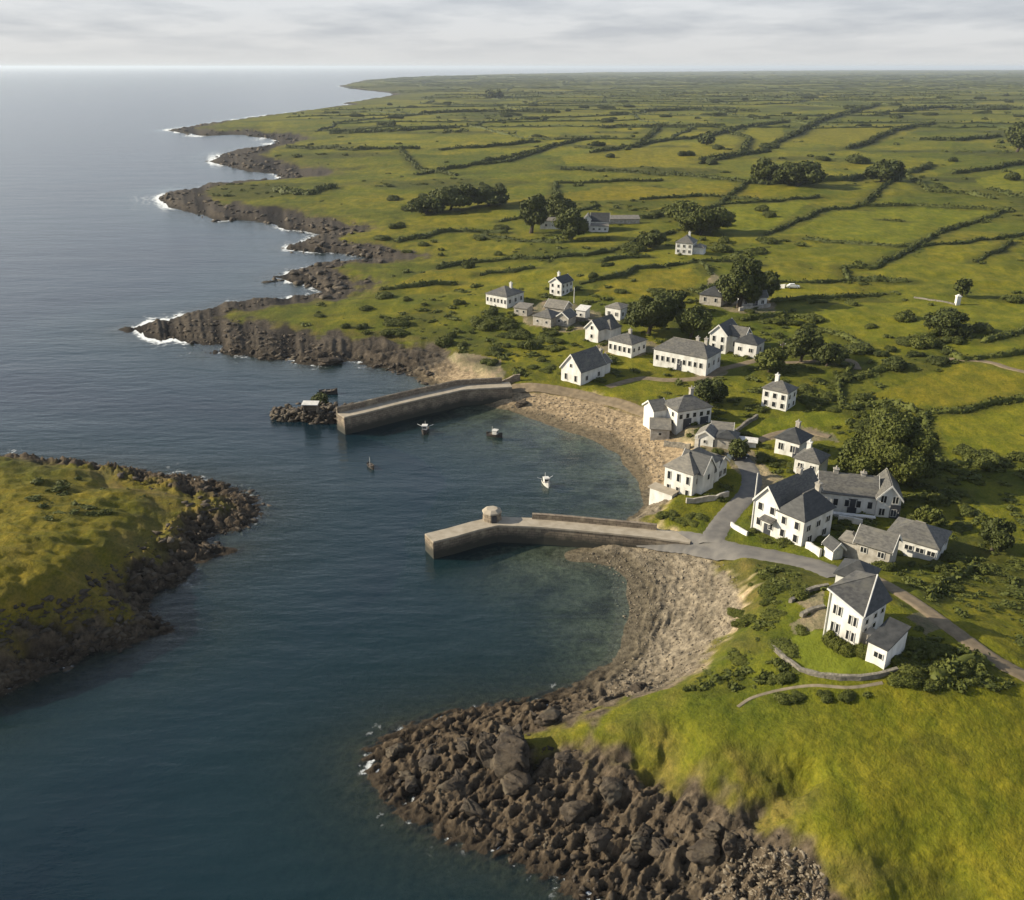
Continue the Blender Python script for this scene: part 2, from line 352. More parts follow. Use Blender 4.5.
def quay_stone():
    m, nt, bs = mat('harbour_stone'); v = coords(nt, (1,1,1), 'Position')
    sp = N(nt, 'ShaderNodeSeparateXYZ'); nt.links.new(v, sp.inputs[0])
    cb = N(nt, 'ShaderNodeCombineXYZ'); nt.links.new(mathn(nt, 'ADD', sp.outputs[0], mathn(nt, 'MULTIPLY', sp.outputs[1], .6)), cb.inputs[0]); nt.links.new(sp.outputs[2], cb.inputs[1])
    br_ = N(nt, 'ShaderNodeTexBrick', Scale=1.0); nt.links.new(cb.outputs[0], br_.inputs['Vector'])
    for k, c in (('Color1', (.21,.165,.115,1)), ('Color2', (.13,.10,.07,1)), ('Mortar', (.06,.048,.035,1))): br_.inputs[k].default_value = c
    br_.inputs['Brick Width'].default_value = .8; br_.inputs['Row Height'].default_value = .36; br_.inputs['Mortar Size'].default_value = .03
    c = mixc(nt, br_.outputs['Color'], (.27,.22,.15), ramp(nt, tnoise(nt, v, .9, 5), [(.5, 0.), (.75, 1.)]))
    tide = mathn(nt, 'ADD', sp.outputs[2], mathn(nt, 'MULTIPLY', tnoise(nt, v, .6, 4), 1.6))
    c = mixc(nt, (.026,.025,.017), c, ramp(nt, mathn(nt, 'DIVIDE', tide, 4.0), [(.42, 0.), (.72, 1.)]))
    nt.links.new(c, bs.inputs['Base Color']); bs.inputs['Roughness'].default_value = .85; bumpn(nt, bs, br_.outputs['Fac'], -.5, .06); return m
M['stone'] = quay_stone()
M['deck'] = simple('pier_deck', (.36,.31,.24), (.27,.23,.17), .8, .9, .3, .03)
M['fieldstone'] = simple('field_stone', (.23,.205,.165), (.11,.10,.08), 2.2, .95, .9, .12)
M['asphalt'] = simple('asphalt', (.115,.108,.10), (.16,.148,.13), .6, .92, .3, .02, kind='Position')
M['gravel'] = simple('gravel', (.21,.16,.10), (.14,.108,.068), 1.1, .95, .4, .03, kind='Position')
M['pathstone'] = simple('path_stone', (.22,.18,.125), (.13,.11,.075), 1.1, .95, .4, .03, kind='Position')
M['wood'] = simple('weathered_wood', (.16,.13,.10), (.09,.075,.06), 3, .85, .3, .02)
M['darkpaint'] = simple('dark_paint', (.03,.035,.045), (.05,.05,.055), 2, .5, 0)
M['hull_dark'] = simple('hull_dark', (.035,.03,.03), (.06,.05,.04), 3, .5, 0)
M['rubber'] = simple('rubber', (.02,.02,.02), (.03,.03,.03), 3, .8, 0)
m, nt, bs = mat('window_glass'); bs.inputs['Base Color'].default_value = (.018,.02,.022,1); bs.inputs['Roughness'].default_value = .12; M['glass'] = m
m, nt, bs = mat('silver_paint'); bs.inputs['Base Color'].default_value = (.62,.62,.58,1); bs.inputs['Roughness'].default_value = .35; M['car'] = m
m, nt, bs = mat('dark_car_paint'); bs.inputs['Base Color'].default_value = (.05,.06,.07,1); bs.inputs['Roughness'].default_value = .3; M['car2'] = m
def foliage(name, a, b, c):
    m, nt, bs = mat(name)
    oi = N(nt, 'ShaderNodeObjectInfo'); geo = N(nt, 'ShaderNodeNewGeometry')
    v = coords(nt, (1,1,1), 'Position')
    col = mixc(nt, a, b, ramp(nt, tnoise(nt, v, .55, 4, .65), [(.35, 0.), (.65, 1.)]))
    col = mixc(nt, col, c, mathn(nt, 'MULTIPLY', geo.outputs['Random Per Island'], .55))
    col = mixc(nt, col, a, mathn(nt, 'MULTIPLY', oi.outputs['Random'], .6))
    nt.links.new(col, bs.inputs['Base Color']); bs.inputs['Roughness'].default_value = .7; bs.inputs['Specular IOR Level'].default_value = .2
    return m
M['leaf'] = foliage('bush_foliage', (.046,.056,.010), (.086,.096,.016), (.115,.118,.018))
M['leaf_dark'] = foliage('tree_foliage', (.036,.045,.010), (.064,.074,.014), (.088,.094,.016))
M['leaf_light'] = foliage('light_foliage', (.05,.062,.010), (.10,.11,.016), (.13,.125,.018))
M['bark'] = simple('bark', (.07,.055,.04), (.04,.03,.022), 5, .9, .4, .03)
def rock_mat(name, a, b, c):
    m, nt, bs = mat(name); v = coords(nt, (1,1,1.6), 'Position')
    f = tnoise(nt, v, .9, 6, .65)
    col = mixc(nt, a, b, ramp(nt, f, [(.36, 0.), (.62, 1.)]))
    col = mixc(nt, col, c, ramp(nt, tnoise(nt, v, .3, 4), [(.52, 0.), (.68, 1.)]))
    nt.links.new(col, bs.inputs['Base Color']); bs.inputs['Roughness'].default_value = .8; bs.inputs['Specular IOR Level'].default_value = .3
    bumpn(nt, bs, tnoise(nt, v, 2.2, 6, .7), .8, .25); return m
M['rock'] = rock_mat('sea_rock', (.024,.018,.013), (.074,.056,.037), (.11,.088,.058))
M['beach_rock'] = rock_mat('beach_rock', (.125,.10,.07), (.23,.192,.138), (.19,.15,.10))

# terrain
def lerp(a, b, t): return a*(1-t[..., None])+b*t[..., None]
def inpoly(x, y, P):
    r = np.zeros(x.shape, bool); n = len(P)
    for i in range(n):
        ax, ay = P[i]; bx, by = P[(i+1) % n]
        if ay != by: r ^= ((ay > y) != (by > y)) & (x < (bx-ax)*(y-ay)/(by-ay)+ax)
    return r
def pxpoly(P):
    a = np.array(P, float); return ground(a[:, 0], a[:, 1])[:, :2]
LAWN = [(781,651),(794,636),(812,630),(826,632),(845,652),(862,659),(878,658),(893,668),(874,674),(839,676),(800,669)]
FIELDS = [
 ([(610,262),(640,252),(690,262),(664,268)],(1.1,1.1,1.)),([(725,208),(780,203),(815,200),(780,222),(765,233),(720,225)],(1.02,1.12,1.)),([(925,248),(1010,242),(1024,260),(980,262),(930,264)],(1.15,1.1,1.)),
 ([(850,272),(905,256),(970,264),(1024,272),(1024,292),(900,279)],(1.05,1.06,1.)),([(690,180),(745,184),(800,187),(760,198),(680,192)],(1.2,1.12,1.)),([(480,286),(535,270),(575,283),(540,290)],(1.12,1.12,1.)),
 ([(715,285),(800,288),(860,284),(840,297),(770,300)],(1.1,1.08,1.)),([(945,345),(1024,336),(1024,350),(960,358)],(1.1,1.12,1.)),([(700,140),(780,124),(785,136),(755,150),(700,160)],(1.15,1.12,1.)),
  # outline (pixels), colour push
 ([(793,232),(830,212),(916,208),(1005,212),(950,228),(900,246),(840,240)], (.98,1.08,1.)),
 ([(845,302),(950,300),(1024,304),(1024,330),(940,330),(860,345),(780,330)], (1.0,1.06,1.)),
 ([(870,395),(960,362),(1024,378),(1024,396),(960,408),(880,404)], (1.12,1.02,1.)),
 ([(930,418),(1024,402),(1024,450),(940,470)], (1.08,1.1,1.)),
 ([(585,292),(640,272),(690,268),(700,278),(690,294),(640,300)], (1.2,1.05,1.)),
 ([(480,205),(620,186),(760,190),(760,200),(560,202),(520,204)], (1.25,1.06,1.)),
 ([(770,138),(820,124),(930,124),(890,140),(850,148)], (1.2,1.1,1.)),
 ([(540,278),(560,262),(640,262),(620,276),(580,284)], (1.1,1.06,1.)),
 ([(390,245),(470,238),(520,246),(510,256),(420,266)], (1.12,1.06,1.)),
 ([(380,290),(430,270),(520,266),(520,280),(440,292)], (1.2,1.08,1.)),
 ([(560,160),(640,148),(780,146),(700,164),(620,168)], (1.15,1.05,1.)),
 ([(975,180),(1024,168),(1024,192),(990,192)], (1.1,1.15,1.)),
 ([(600,396),(604,388),(650,376),(668,388),(652,404)], (1.0,1.06,1.)),
 ([(725,425),(770,418),(820,410),(850,425),(800,428),(760,440)], (.9,1.05,1.)),
]
YARDS = [[(660,418),(676,408),(690,412),(722,436),(748,446),(770,470),(752,486),(735,470),(720,455),(690,452),(662,446)],
 [(600,342),(640,338),(660,345),(655,352),(640,356),(604,352),(596,346)],[(795,602),(824,590),(826,628),(796,634),(790,624),(812,612)],
 [(515,312),(545,300),(580,306),(622,322),(600,328),(560,332),(530,326)],[(695,372),(720,366),(728,374),(700,384)],
 [(700,300),(712,272),(735,290),(775,300),(775,312),(740,314)],[(905,618),(930,608),(945,628),(925,636)],[(760,440),(800,426),(832,433),(840,442),(812,440),(780,440)],
 [(750,486),(765,470),(790,478),(770,492)],[(845,574),(870,576),(885,590),(865,596)],[(455,352),(500,360),(506,378),(470,386),(440,380),(430,366)]]
def build_terrain():
    pys = np.concatenate([np.arange(1120, 112, -1.25), np.arange(112, 70.0, -.4)])
    ts = np.arange(-.86, .861, 1.55/F)
    _, b, c = ray(512, pys); yr = b*(-CAMH/c)
    dep = yr*CT+CAMH*ST
    X = ts[None, :]*dep[:, None]; Y = np.repeat(yr[:, None], len(ts), 1)
    shp = X.shape
    Hh = np.zeros(shp); C = np.zeros(shp+(3,)); RK = np.zeros(shp); SC = np.zeros(shp); DD = np.zeros(shp); UU = np.zeros(shp); II = np.zeros(shp); KK = np.zeros(shp)
    yards = [pxpoly(p) for p in YARDS]; lawn = pxpoly(LAWN); fields = [(pxpoly(p), np.array(c)) for p, c in FIELDS]
    for i in range(0, shp[0], 40):
        x, y = X[i:i+40], Y[i:i+40]
        h, d, kind, w, top, u, isle, rd, scr, rn = height(x, y, True)
        D = np.hypot(x, y)
        il = inpoly(x, y, lawn)
        # vegetation colours
        g1_ = np.array([.136,.128,.0100]); g2_ = np.array([.088,.098,.0090]); g3_ = np.array([.180,.150,.013]); sc_ = np.array([.046,.049,.010]); br_ = np.array([.16,.115,.045])
        n1 = fbm(x/38, y/38, 61, 4); n2 = fbm(x/5, y/5, 62, 3)
        col = lerp(g1_[None, None], g2_, sst(-.3, .35, n1))
        col = lerp(col, g3_, .6*sst(.08, .5, fbm(x/60+9, y/45, 64, 3)))
        # enclosed fields: each one its own crop tint
        cs = 118.; cx0 = np.floor(x/cs); cy0 = np.floor(y/cs*1.1); b1 = np.full(x.shape, 1e9); idv = np.zeros(x.shape)
        for dx in (-1, 0, 1):
            for dy in (-1, 0, 1):
                gx, gy = cx0+dx, cy0+dy
                qx = (gx+.2+.6*h2(gx, gy, 3))*cs; qy = (gy+.2+.6*h2(gx, gy, 4))*cs/1.1
                dd = np.abs(x-qx)+np.abs(y-qy); k = dd < b1
                b1 = np.where(k, dd, b1); idv = np.where(k, h2(gx, gy, 5), idv)
        fz = sst(330, 600, D)*sst(30, 120, d)
        tint = np.stack([.62+.72*idv, .72+.54*idv, .8+.4*idv], -1)
        col = col*(1+(tint-1)*fz[..., None])
        infield = np.zeros(x.shape)
        for P, c in fields:
            k = inpoly(x, y, P); infield = np.maximum(infield, k); col = np.where(k[..., None], lerp(col, g1_*c, np.full(x.shape, .75)), col)
        # rough scrub
        col = np.where(isle[..., None], col*np.array([1.12,.95,1.0]), col)
        s = sst(.02, .40, fbm(x/26, y/26, 66, 4)+.28*n2)*(1-infield)*np.clip(1.1-D/700, 0, 1)
        s = np.maximum(s, sst(.02, .32, fbm(x/95+.4*n1, y/55, 67, 4))*(1-infield)*sst(280, 480, D))
        s = np.maximum(s, .8*sst(.15, .5, n2)*(1-infield)*np.clip(1-D/260, 0, 1))
        s = np.maximum(s, .95*np.exp(-np.maximum(d-w, 0)/np.clip(D*.06, 3, 30))*sst(-.25, .25, n2+.4*n1)*(D > 120))
        s = np.maximum(s, .85*hedge_margin(x, y)*sst(-.7, .1, n2+.3))
        col = lerp(col, sc_, s*.8)
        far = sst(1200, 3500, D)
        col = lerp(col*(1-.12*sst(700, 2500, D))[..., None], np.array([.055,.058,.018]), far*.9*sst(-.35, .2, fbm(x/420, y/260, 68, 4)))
        # brown edge of the turf above the rocks
        col = lerp(col, br_, (.42*sst(1.6, 1.05, u)*sst(-.3, .4, n2+.3*isle)*(1-infield))*(1-.4*far))
        col = np.where(il[..., None], np.array([.118,.135,.012]), col)
        # rock / beach
        edge = u+.35*n2+.75*fbm(x/np.clip(D*.035, 3, 30), y/np.clip(D*.05, 3, 45), 73, 3)*sst(140, 200, D)*(1-kind)+.22*fbm(x/2, y/2, 69, 2)*np.clip(1.5-D/200, 0, 1)
        rk = (1-sst(.88, 1.12, edge))
        rk = np.where(isle, 1-sst(.30+.35*(y > 128), .62+.35*(y > 128), edge), rk)
        rcol = lerp(np.array([.023,.017,.012])[None, None], np.array([.082,.062,.041]), sst(.0, .75, rn))
        ht = (y > 125) & (kind > .3)
        bcol = np.where(ht[..., None], np.array([.30,.228,.14]), np.array([.20,.168,.12]))*(.82+.3*fbm(x/1.6, y/1.6, 71, 3)[..., None])
        berm = kind*sst(.9, 1.02, u)*(1-sst(1.1, 1.25, u))
        bcol = lerp(bcol, np.array([.36,.28,.17]), berm)
        bcol = lerp(bcol, np.array([.10,.085,.06]), .75*sst(.35, .62, .6*u+.5*fbm(x/5, y/5, 72, 3)+.15)*(1-sst(.62, .8, u))*(~ht))
        bcol = bcol*(1+.35*fbm(d/.9+.5*noise(x/4, y/4, 48), (x*.6+y)/5.5, 47, 3, True)[..., None])
        bcol = lerp(bcol, np.array([.12,.10,.065]), (1-sst(.05, .22, u))*.7)
        rcol = lerp(rcol, bcol, np.clip(kind*1.2, 0, 1))
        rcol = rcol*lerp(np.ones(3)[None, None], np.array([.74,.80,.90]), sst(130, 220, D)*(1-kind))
        wet = 1-sst(.05, .9+.3*kind, h)
        rcol = rcol*(1-.5*wet[..., None]*(1-kind[..., None]*.5))
        bed = lerp(np.array([.040,.034,.02])[None, None], np.array([.12,.108,.068]), kind*sst(-.45, .2, n2))
        rcol = np.where((h < -.15)[..., None], bed, rcol)
        rk = np.where(d < 0, 1, rk)
        for P in yards:
            k = inpoly(x+.8*n2, y+.8*n2, P); col = np.where(k[..., None], np.array([.205,.17,.115])*(.9+.5*n2[..., None]), col)
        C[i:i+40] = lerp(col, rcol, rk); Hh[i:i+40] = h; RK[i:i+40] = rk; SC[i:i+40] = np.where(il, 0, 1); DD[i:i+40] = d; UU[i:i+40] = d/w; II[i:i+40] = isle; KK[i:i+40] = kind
    global GRID
    GRID = dict(pys=pys, ts=ts, h=Hh, d=DD, u=UU, isle=II, kind=KK)
    V = np.stack([X, Y, Hh], -1).reshape(-1, 3)
    nr, nc = shp; idx = np.arange(nr*nc).reshape(nr, nc)
    Q = np.stack([idx[:-1, :-1], idx[:-1, 1:], idx[1:, 1:], idx[1:, :-1]], -1).reshape(-1, 4)
    keep = (V[Q][:, :, 2].max(1) > -6.9)
    Q = Q[keep]; used = np.unique(Q); remap = np.zeros(len(V), int); remap[used] = np.arange(len(used)); Q = remap[Q]
    m, nt, bs = mat('terrain')
    at = N(nt, 'ShaderNodeAttribute', attribute_name='col'); rk = N(nt, 'ShaderNodeAttribute', attribute_name='rock'); rg = N(nt, 'ShaderNodeAttribute', attribute_name='rough')
    v = coords(nt, (1,1,1), 'Position')
    fine = tnoise(nt, v, 1.3, 6, .7); mid = tnoise(nt, v, .22, 5, .65); vf = tnoise(nt, v, 5.0, 3, .6)
    gmul = mixc(nt, (.80,.84,.80), (1.18,1.15,1.1), ramp(nt, fine, [(.3, 0.), (.7, 1.)]))
    gmul = mixc(nt, gmul, mixc(nt, (.72,.80,.7), (1.25,1.18,1.2), ramp(nt, mid, [(.32, 0.), (.68, 1.)])), 1.0, 'MULTIPLY')
    gmul = mixc(nt, gmul, mixc(nt, (.72,.76,.70), (1.22,1.19,1.15), ramp(nt, tnoise(nt, coords(nt, (1.2,.7,1), 'Position'), 3.4, 3, .7), [(.32, 0.), (.68, 1.)])), 1.0, 'MULTIPLY')
    rmul = mixc(nt, (.38,.36,.34), (1.7,1.68,1.65), ramp(nt, fine, [(.30, 0.), (.70, 1.)]))
    strk = tnoise(nt, coords(nt, (.5,.16,1), 'Position'), 1.0, 5, .65)
    gmul = mixc(nt, gmul, mixc(nt, (.74,.82,.7), (1.2,1.12,1.15), ramp(nt, strk, [(.34, 0.), (.64, 1.)])), 1.0, 'MULTIPLY')
    mul = mixc(nt, gmul, rmul, rk.outputs['Fac'])
    mul = mixc(nt, (1,1,1), mul, mathn(nt, 'ADD', mathn(nt, 'MULTIPLY', rg.outputs['Fac'], .7), .3))
    col = mixc(nt, at.outputs['Color'], mul, 1.0, 'MULTIPLY')
    nt.links.new(col, bs.inputs['Base Color']); bs.inputs['Roughness'].default_value = .9; bs.inputs['Specular IOR Level'].default_value = .12
    hh = mathn(nt, 'ADD', mathn(nt, 'MULTIPLY', fine, 1.0), mathn(nt, 'MULTIPLY', vf, .35))
    bumpn(nt, bs, hh, .75, .36)
    o = mesh_obj('terrain', V[used], Q, m, None, True, {'col': ('FLOAT_COLOR', np.concatenate([C.reshape(-1, 3), np.ones((nr*nc, 1))], 1)[used]),
        'rock': ('FLOAT', RK.reshape(-1)[used]), 'rough': ('FLOAT', SC.reshape(-1)[used])})
    tag(o, 'green farmland and rocky shore running to the far horizon', 'land', kind='structure')
def build_sea():
    pys = np.concatenate([np.arange(1180, 100, -2.0), np.arange(100, 67.0, -.5), [66.9,66.75]])
    ts = np.concatenate([[-2.2,-1.6,-1.2], np.arange(-.9, .901, 2.4/F), [1.2,1.6,2.2]])
    _, b, c = ray(512, pys); yr = b*(-CAMH/c); dep = yr*CT+CAMH*ST
    X = ts[None, :]*dep[:, None]; Y = np.repeat(yr[:, None], len(ts), 1); shp = X.shape
    DP = np.zeros(shp); FO = np.zeros(shp)
    for i in range(0, shp[0], 60):
        x, y = X[i:i+60], Y[i:i+60]
        h = height(x, y); d = grid_at(x, y, 'd'); kind = grid_at(x, y, 'kind'); isle = grid_at(x, y, 'isle') > .5
        D = np.hypot(x, y)
        DP[i:i+60] = np.maximum(-h, 0)
        px_ = 512+F*x/(y*CT+CAMH*ST)
        expo = sst(0, 1, (1-kind))*(.35+.9*sst(420, 200, px_)*(D > 160)+.6*(D < 115)*(~isle)+.45*isle*(y > 125))
        wd = np.clip(.015*D, 1.1, 12)
        band = np.exp(-(np.maximum(-d, 0)/wd)**1.0)
        nz = fbm(x/(wd*2.2), y/(wd*2.2), 81, 4)
        FO[i:i+60] = np.clip(expo*band*sst(-.05, .5, nz+.25*band), 0, 1)*(d < 2)
    V = np.stack([X, Y, np.zeros(shp)], -1).reshape(-1, 3)
    nr, nc = shp; idx = np.arange(nr*nc).reshape(nr, nc)
    Q = np.stack([idx[:-1, :-1], idx[:-1, 1:], idx[1:, 1:], idx[1:, :-1]], -1).reshape(-1, 4)
    m, nt, bs = mat('sea_water')
    dp = N(nt, 'ShaderNodeAttribute', attribute_name='depth').outputs['Fac']; fo = N(nt, 'ShaderNodeAttribute', attribute_name='foam').outputs['Fac']
    v = coords(nt, (1,1,1), 'Position'); v2 = coords(nt, (.55,1.5,1), 'Position')
    w1 = tnoise(nt, v2, .42, 5, .62); w2 = tnoise(nt, v2, .05, 3, .6); big = tnoise(nt, coords(nt, (.5,1.2,1), 'Position'), .012, 4, .6)
    deep = mixc(nt, (.0013,.0060,.0130), (.0028,.0115,.0210), ramp(nt, big, [(.38, 0.), (.62, 1.)]))
    shal = mixc(nt, (.008,.027,.032), deep, ramp(nt, mathn(nt, 'DIVIDE', dp, 5.5), [(.1, 0.), (1., 1.)]))
    nt.links.new(shal, bs.inputs['Base Color']); bs.inputs['Roughness'].default_value = .16; bs.inputs['IOR'].default_value = 1.333
    hgt = mathn(nt, 'ADD', w1, mathn(nt, 'MULTIPLY', w2, 3.0))
    bp = N(nt, 'ShaderNodeBump', Strength=1.0, Distance=.17); nt.links.new(hgt, bp.inputs['Height']); nt.links.new(bp.outputs['Normal'], bs.inputs['Normal'])
    tr = N(nt, 'ShaderNodeBsdfTransparent'); tr.inputs['Color'].default_value = (.74,.87,.89,1)
    gl = N(nt, 'ShaderNodeBsdfGlossy', Roughness=.12); nt.links.new(bp.outputs['Normal'], gl.inputs['Normal'])
    lw = N(nt, 'ShaderNodeLayerWeight', Blend=.5); nt.links.new(bp.outputs['Normal'], lw.inputs['Normal'])
    fz = mathn(nt, 'ADD', mathn(nt, 'MULTIPLY', mathn(nt, 'POWER', lw.outputs['Facing'], 5.0), .98), .02)
    clear = N(nt, 'ShaderNodeMixShader'); nt.links.new(fz, clear.inputs[0]); nt.links.new(tr.outputs[0], clear.inputs[1]); nt.links.new(gl.outputs[0], clear.inputs[2])
    op = mathn(nt, 'SUBTRACT', 1.0, mathn(nt, 'POWER', 2.718, mathn(nt, 'MULTIPLY', mathn(nt, 'ADD', mathn(nt, 'MULTIPLY', dp, .75), mathn(nt, 'POWER', mathn(nt, 'MULTIPLY', dp, .33), 3.0)), -1.0)))
    mx = N(nt, 'ShaderNodeMixShader'); nt.links.new(op, mx.inputs[0]); nt.links.new(clear.outputs[0], mx.inputs[1]); nt.links.new(bs.outputs[0], mx.inputs[2])
    fb = N(nt, 'ShaderNodeBsdfDiffuse'); fb.inputs['Color'].default_value = (.72,.74,.73,1)
    fine = ramp(nt, tnoise(nt, v, .55, 6, .75), [(.38, 0.), (.62, 1.)])
    ff = mathn(nt, 'MULTIPLY', mathn(nt, 'SUBTRACT', mathn(nt, 'ADD', fine, mathn(nt, 'MULTIPLY', fo, 1.7)), 1.0), 1.5, True)
    m2 = N(nt, 'ShaderNodeMixShader'); nt.links.new(ff, m2.inputs[0]); nt.links.new(mx.outputs[0], m2.inputs[1]); nt.links.new(fb.outputs[0], m2.inputs[2])
    nt.links.new(m2.outputs[0], nt.nodes['Material Output'].inputs['Surface'])
    o = mesh_obj('sea', V, Q, m, None, True, {'depth': ('FLOAT', DP.reshape(-1)), 'foam': ('FLOAT', FO.reshape(-1))})
    tag(o, 'dark blue green sea paling towards the horizon', 'sea', kind='structure')
build_terrain(); build_sea()

# ------------------------------------------------------------------ roads
for n, r in ROADS.items():
    P = r['s']; w = r['w']; P2 = []
    for i in range(len(P)-1):
        for t in np.linspace(0, 1, 4, endpoint=False): P2.append(P[i]*(1-t)+P[i+1]*t)
    P = np.array(P2+[P[-1]]); T = np.gradient(P, axis=0); T /= np.linalg.norm(T, axis=1)[:, None]; Nn = np.stack([-T[:, 1], T[:, 0]], 1)
    K = 7; offs = np.linspace(-.5, .5, K); lw = w*(1+.10*noise(np.arange(len(P))*.23, np.zeros(len(P)), 5))
    XY = P[:, None, :]+Nn[:, None, :]*(offs[None, :, None]*lw[:, None, None])
    zc = height(P[:, 0], P[:, 1]); zc = np.convolve(np.pad(zc, 3, mode='edge'), np.ones(7)/7, 'valid')
    Z = np.maximum(height(XY[..., 0], XY[..., 1])*.5+zc[:, None]*.5, height(XY[..., 0], XY[..., 1]))+.10
    Z[:, 0] -= .25; Z[:, -1] -= .25
    if n == 'hill_path': Z -= .06
    V = np.concatenate([XY, Z[..., None]], -1).reshape(-1, 3); idx = np.arange(len(V)).reshape(len(P), K)
    Q = np.stack([idx[:-1, :-1], idx[1:, :-1], idx[1:, 1:], idx[:-1, 1:]], -1).reshape(-1, 4)
    mm = M['asphalt'] if n in ('harbour_road', 'village_street') else M['pathstone'] if n == 'hill_path' else M['gravel']
    o = mesh_obj(n, V, Q[:, ::-1].copy(), mm, None, True)
    tag(o, None, None, kind='structure')

# ------------------------------------------------------------------ piers
def line_at(P, z):
    a = np.array(P, float); x, y = at_z(a[:, 0], a[:, 1], z); return [Vector((p, q, 0)) for p, q in zip(x, y)]
def offset(P, w):
    out = []
    for i, p in enumerate(P):
        t0 = (P[i]-P[i-1]).normalized() if i else None; t1 = (P[i+1]-P[i]).normalized() if i < len(P)-1 else None
        t = ((t0 or t1)+(t1 or t0)).normalized(); n = Vector((-t.y, t.x, 0))
        k = 1/max(.6, n.dot(Vector((-(t0 or t1).y, (t0 or t1).x, 0))))
        out.append(p+n*w*k)
    return out
def strip(P, w0, w1, z0, z1, name, mt, parent):
    a = offset(P, w0); b = offset(P, w1); n = len(P); mb = MB(); vs = []
    for p, q in zip(a, b): vs += [(p.x,p.y,z0),(p.x,p.y,z1),(q.x,q.y,z1),(q.x,q.y,z0)]
    fs = []
    for i in range(n-1):
        k = 4*i
        for j in range(4): fs.append((k+j, k+4+j, k+4+(j+1) % 4, k+(j+1) % 4))
    fs += [(3,2,1,0), (4*n-4, 4*n-3, 4*n-2, 4*n-1)]
    mb.add(vs, fs); return mb.obj(name, mt, parent)
def pier_of(name, label, near, z, w, par, wp, hp):
    P = line_at(near, z); o = P[0].copy(); root = empty(name, (o.x, o.y, 0)); tag(root, label, 'pier')
    Q = []
    for i in range(len(P)-1):
        m_ = max(1, int((P[i+1]-P[i]).length/1.5))
        for k in range(m_): Q.append(P[i].lerp(P[i+1], k/m_))
    Q = [q-o for q in Q+[P[-1]]]
    for q in Q[1:-1]: q += Vector((random.uniform(-.06,.06), random.uniform(-.06,.06), 0))
    strip(Q, 0, w, -5, z-.16, 'wall', M['stone'], root)
    strip(Q, .28, w-.05, z-.2, z-.02, 'deck', M['deck'], root)
    strip(Q, -.08, .30, z-.16, z+.08, 'coping', M['deck'], root)
    i0, i1 = par
    n = len(Q); QQ = Q[int(i0*n):max(int(i1*n), int(i0*n)+2)]
    strip(QQ, w-wp, w+.02, z-.3, z+hp, 'parapet', M['stone'], root)
    return root, Q
pier_of('pier', 'long dark stone pier with rubble head on the far side of harbour',
        [(344,417.5),(372,411),(400,404),(430,397),(462,390),(480,388.5),(512,387)], 3.3, 3.2, (0,.97), .5, 1.0)
pier_of('pier', 'bent stone pier with pale deck and small hut nearest the camera',
        [(433,542),(455,536.5),(478,530),(498,525.5),(530,526.5),(558,528.5),(611,533.5),(655,538),(690,543)], 2.6, 2.7, (.36,.86), .45, .75)

# ------------------------------------------------------------------ buildings
WIN = {}
def window_mesh(w, h):
    k = (round(w, 2), round(h, 2))
    if k not in WIN:
        f = MB(); t = .055
        f.box(-w/2, w/2, -.05, .02, -h/2, -h/2+t).box(-w/2, w/2, -.05, .02, h/2-t, h/2)
        f.box(-w/2, -w/2+t, -.05, .02, -h/2+t, h/2-t).box(w/2-t, w/2, -.05, .02, -h/2+t, h/2-t)
        if w > .75: f.box(-.03, .03, -.04, .02, -h/2+t, h/2-t)
        p = MB().box(-w/2+t, w/2-t, -.02, .015, -h/2+t, h/2-t)
        fo = f.obj('window', M['trim']); po = p.obj('pane', M['glass'])
        WIN[k] = (fo.data, po.data)
        bpy.data.objects.remove(fo); bpy.data.objects.remove(po)
    return WIN[k]
def add_window(root, p, rz, w, h):
    fd, pd = window_mesh(w, h)
    f = link(bpy.data.objects.new('window', fd), root); f.location = p; f.rotation_euler = (0, 0, rz)
    link(bpy.data.objects.new('pane', pd), f)
def wing_face(wg, f):
    x0, x1, y0, y1 = wg['b']
    return {'S': ((x0,y0),(x1,y0),0), 'E': ((x1,y0),(x1,y1),math.pi/2), 'N': ((x1,y1),(x0,y1),math.pi), 'W': ((x0,y1),(x0,y0),-math.pi/2)}[f]
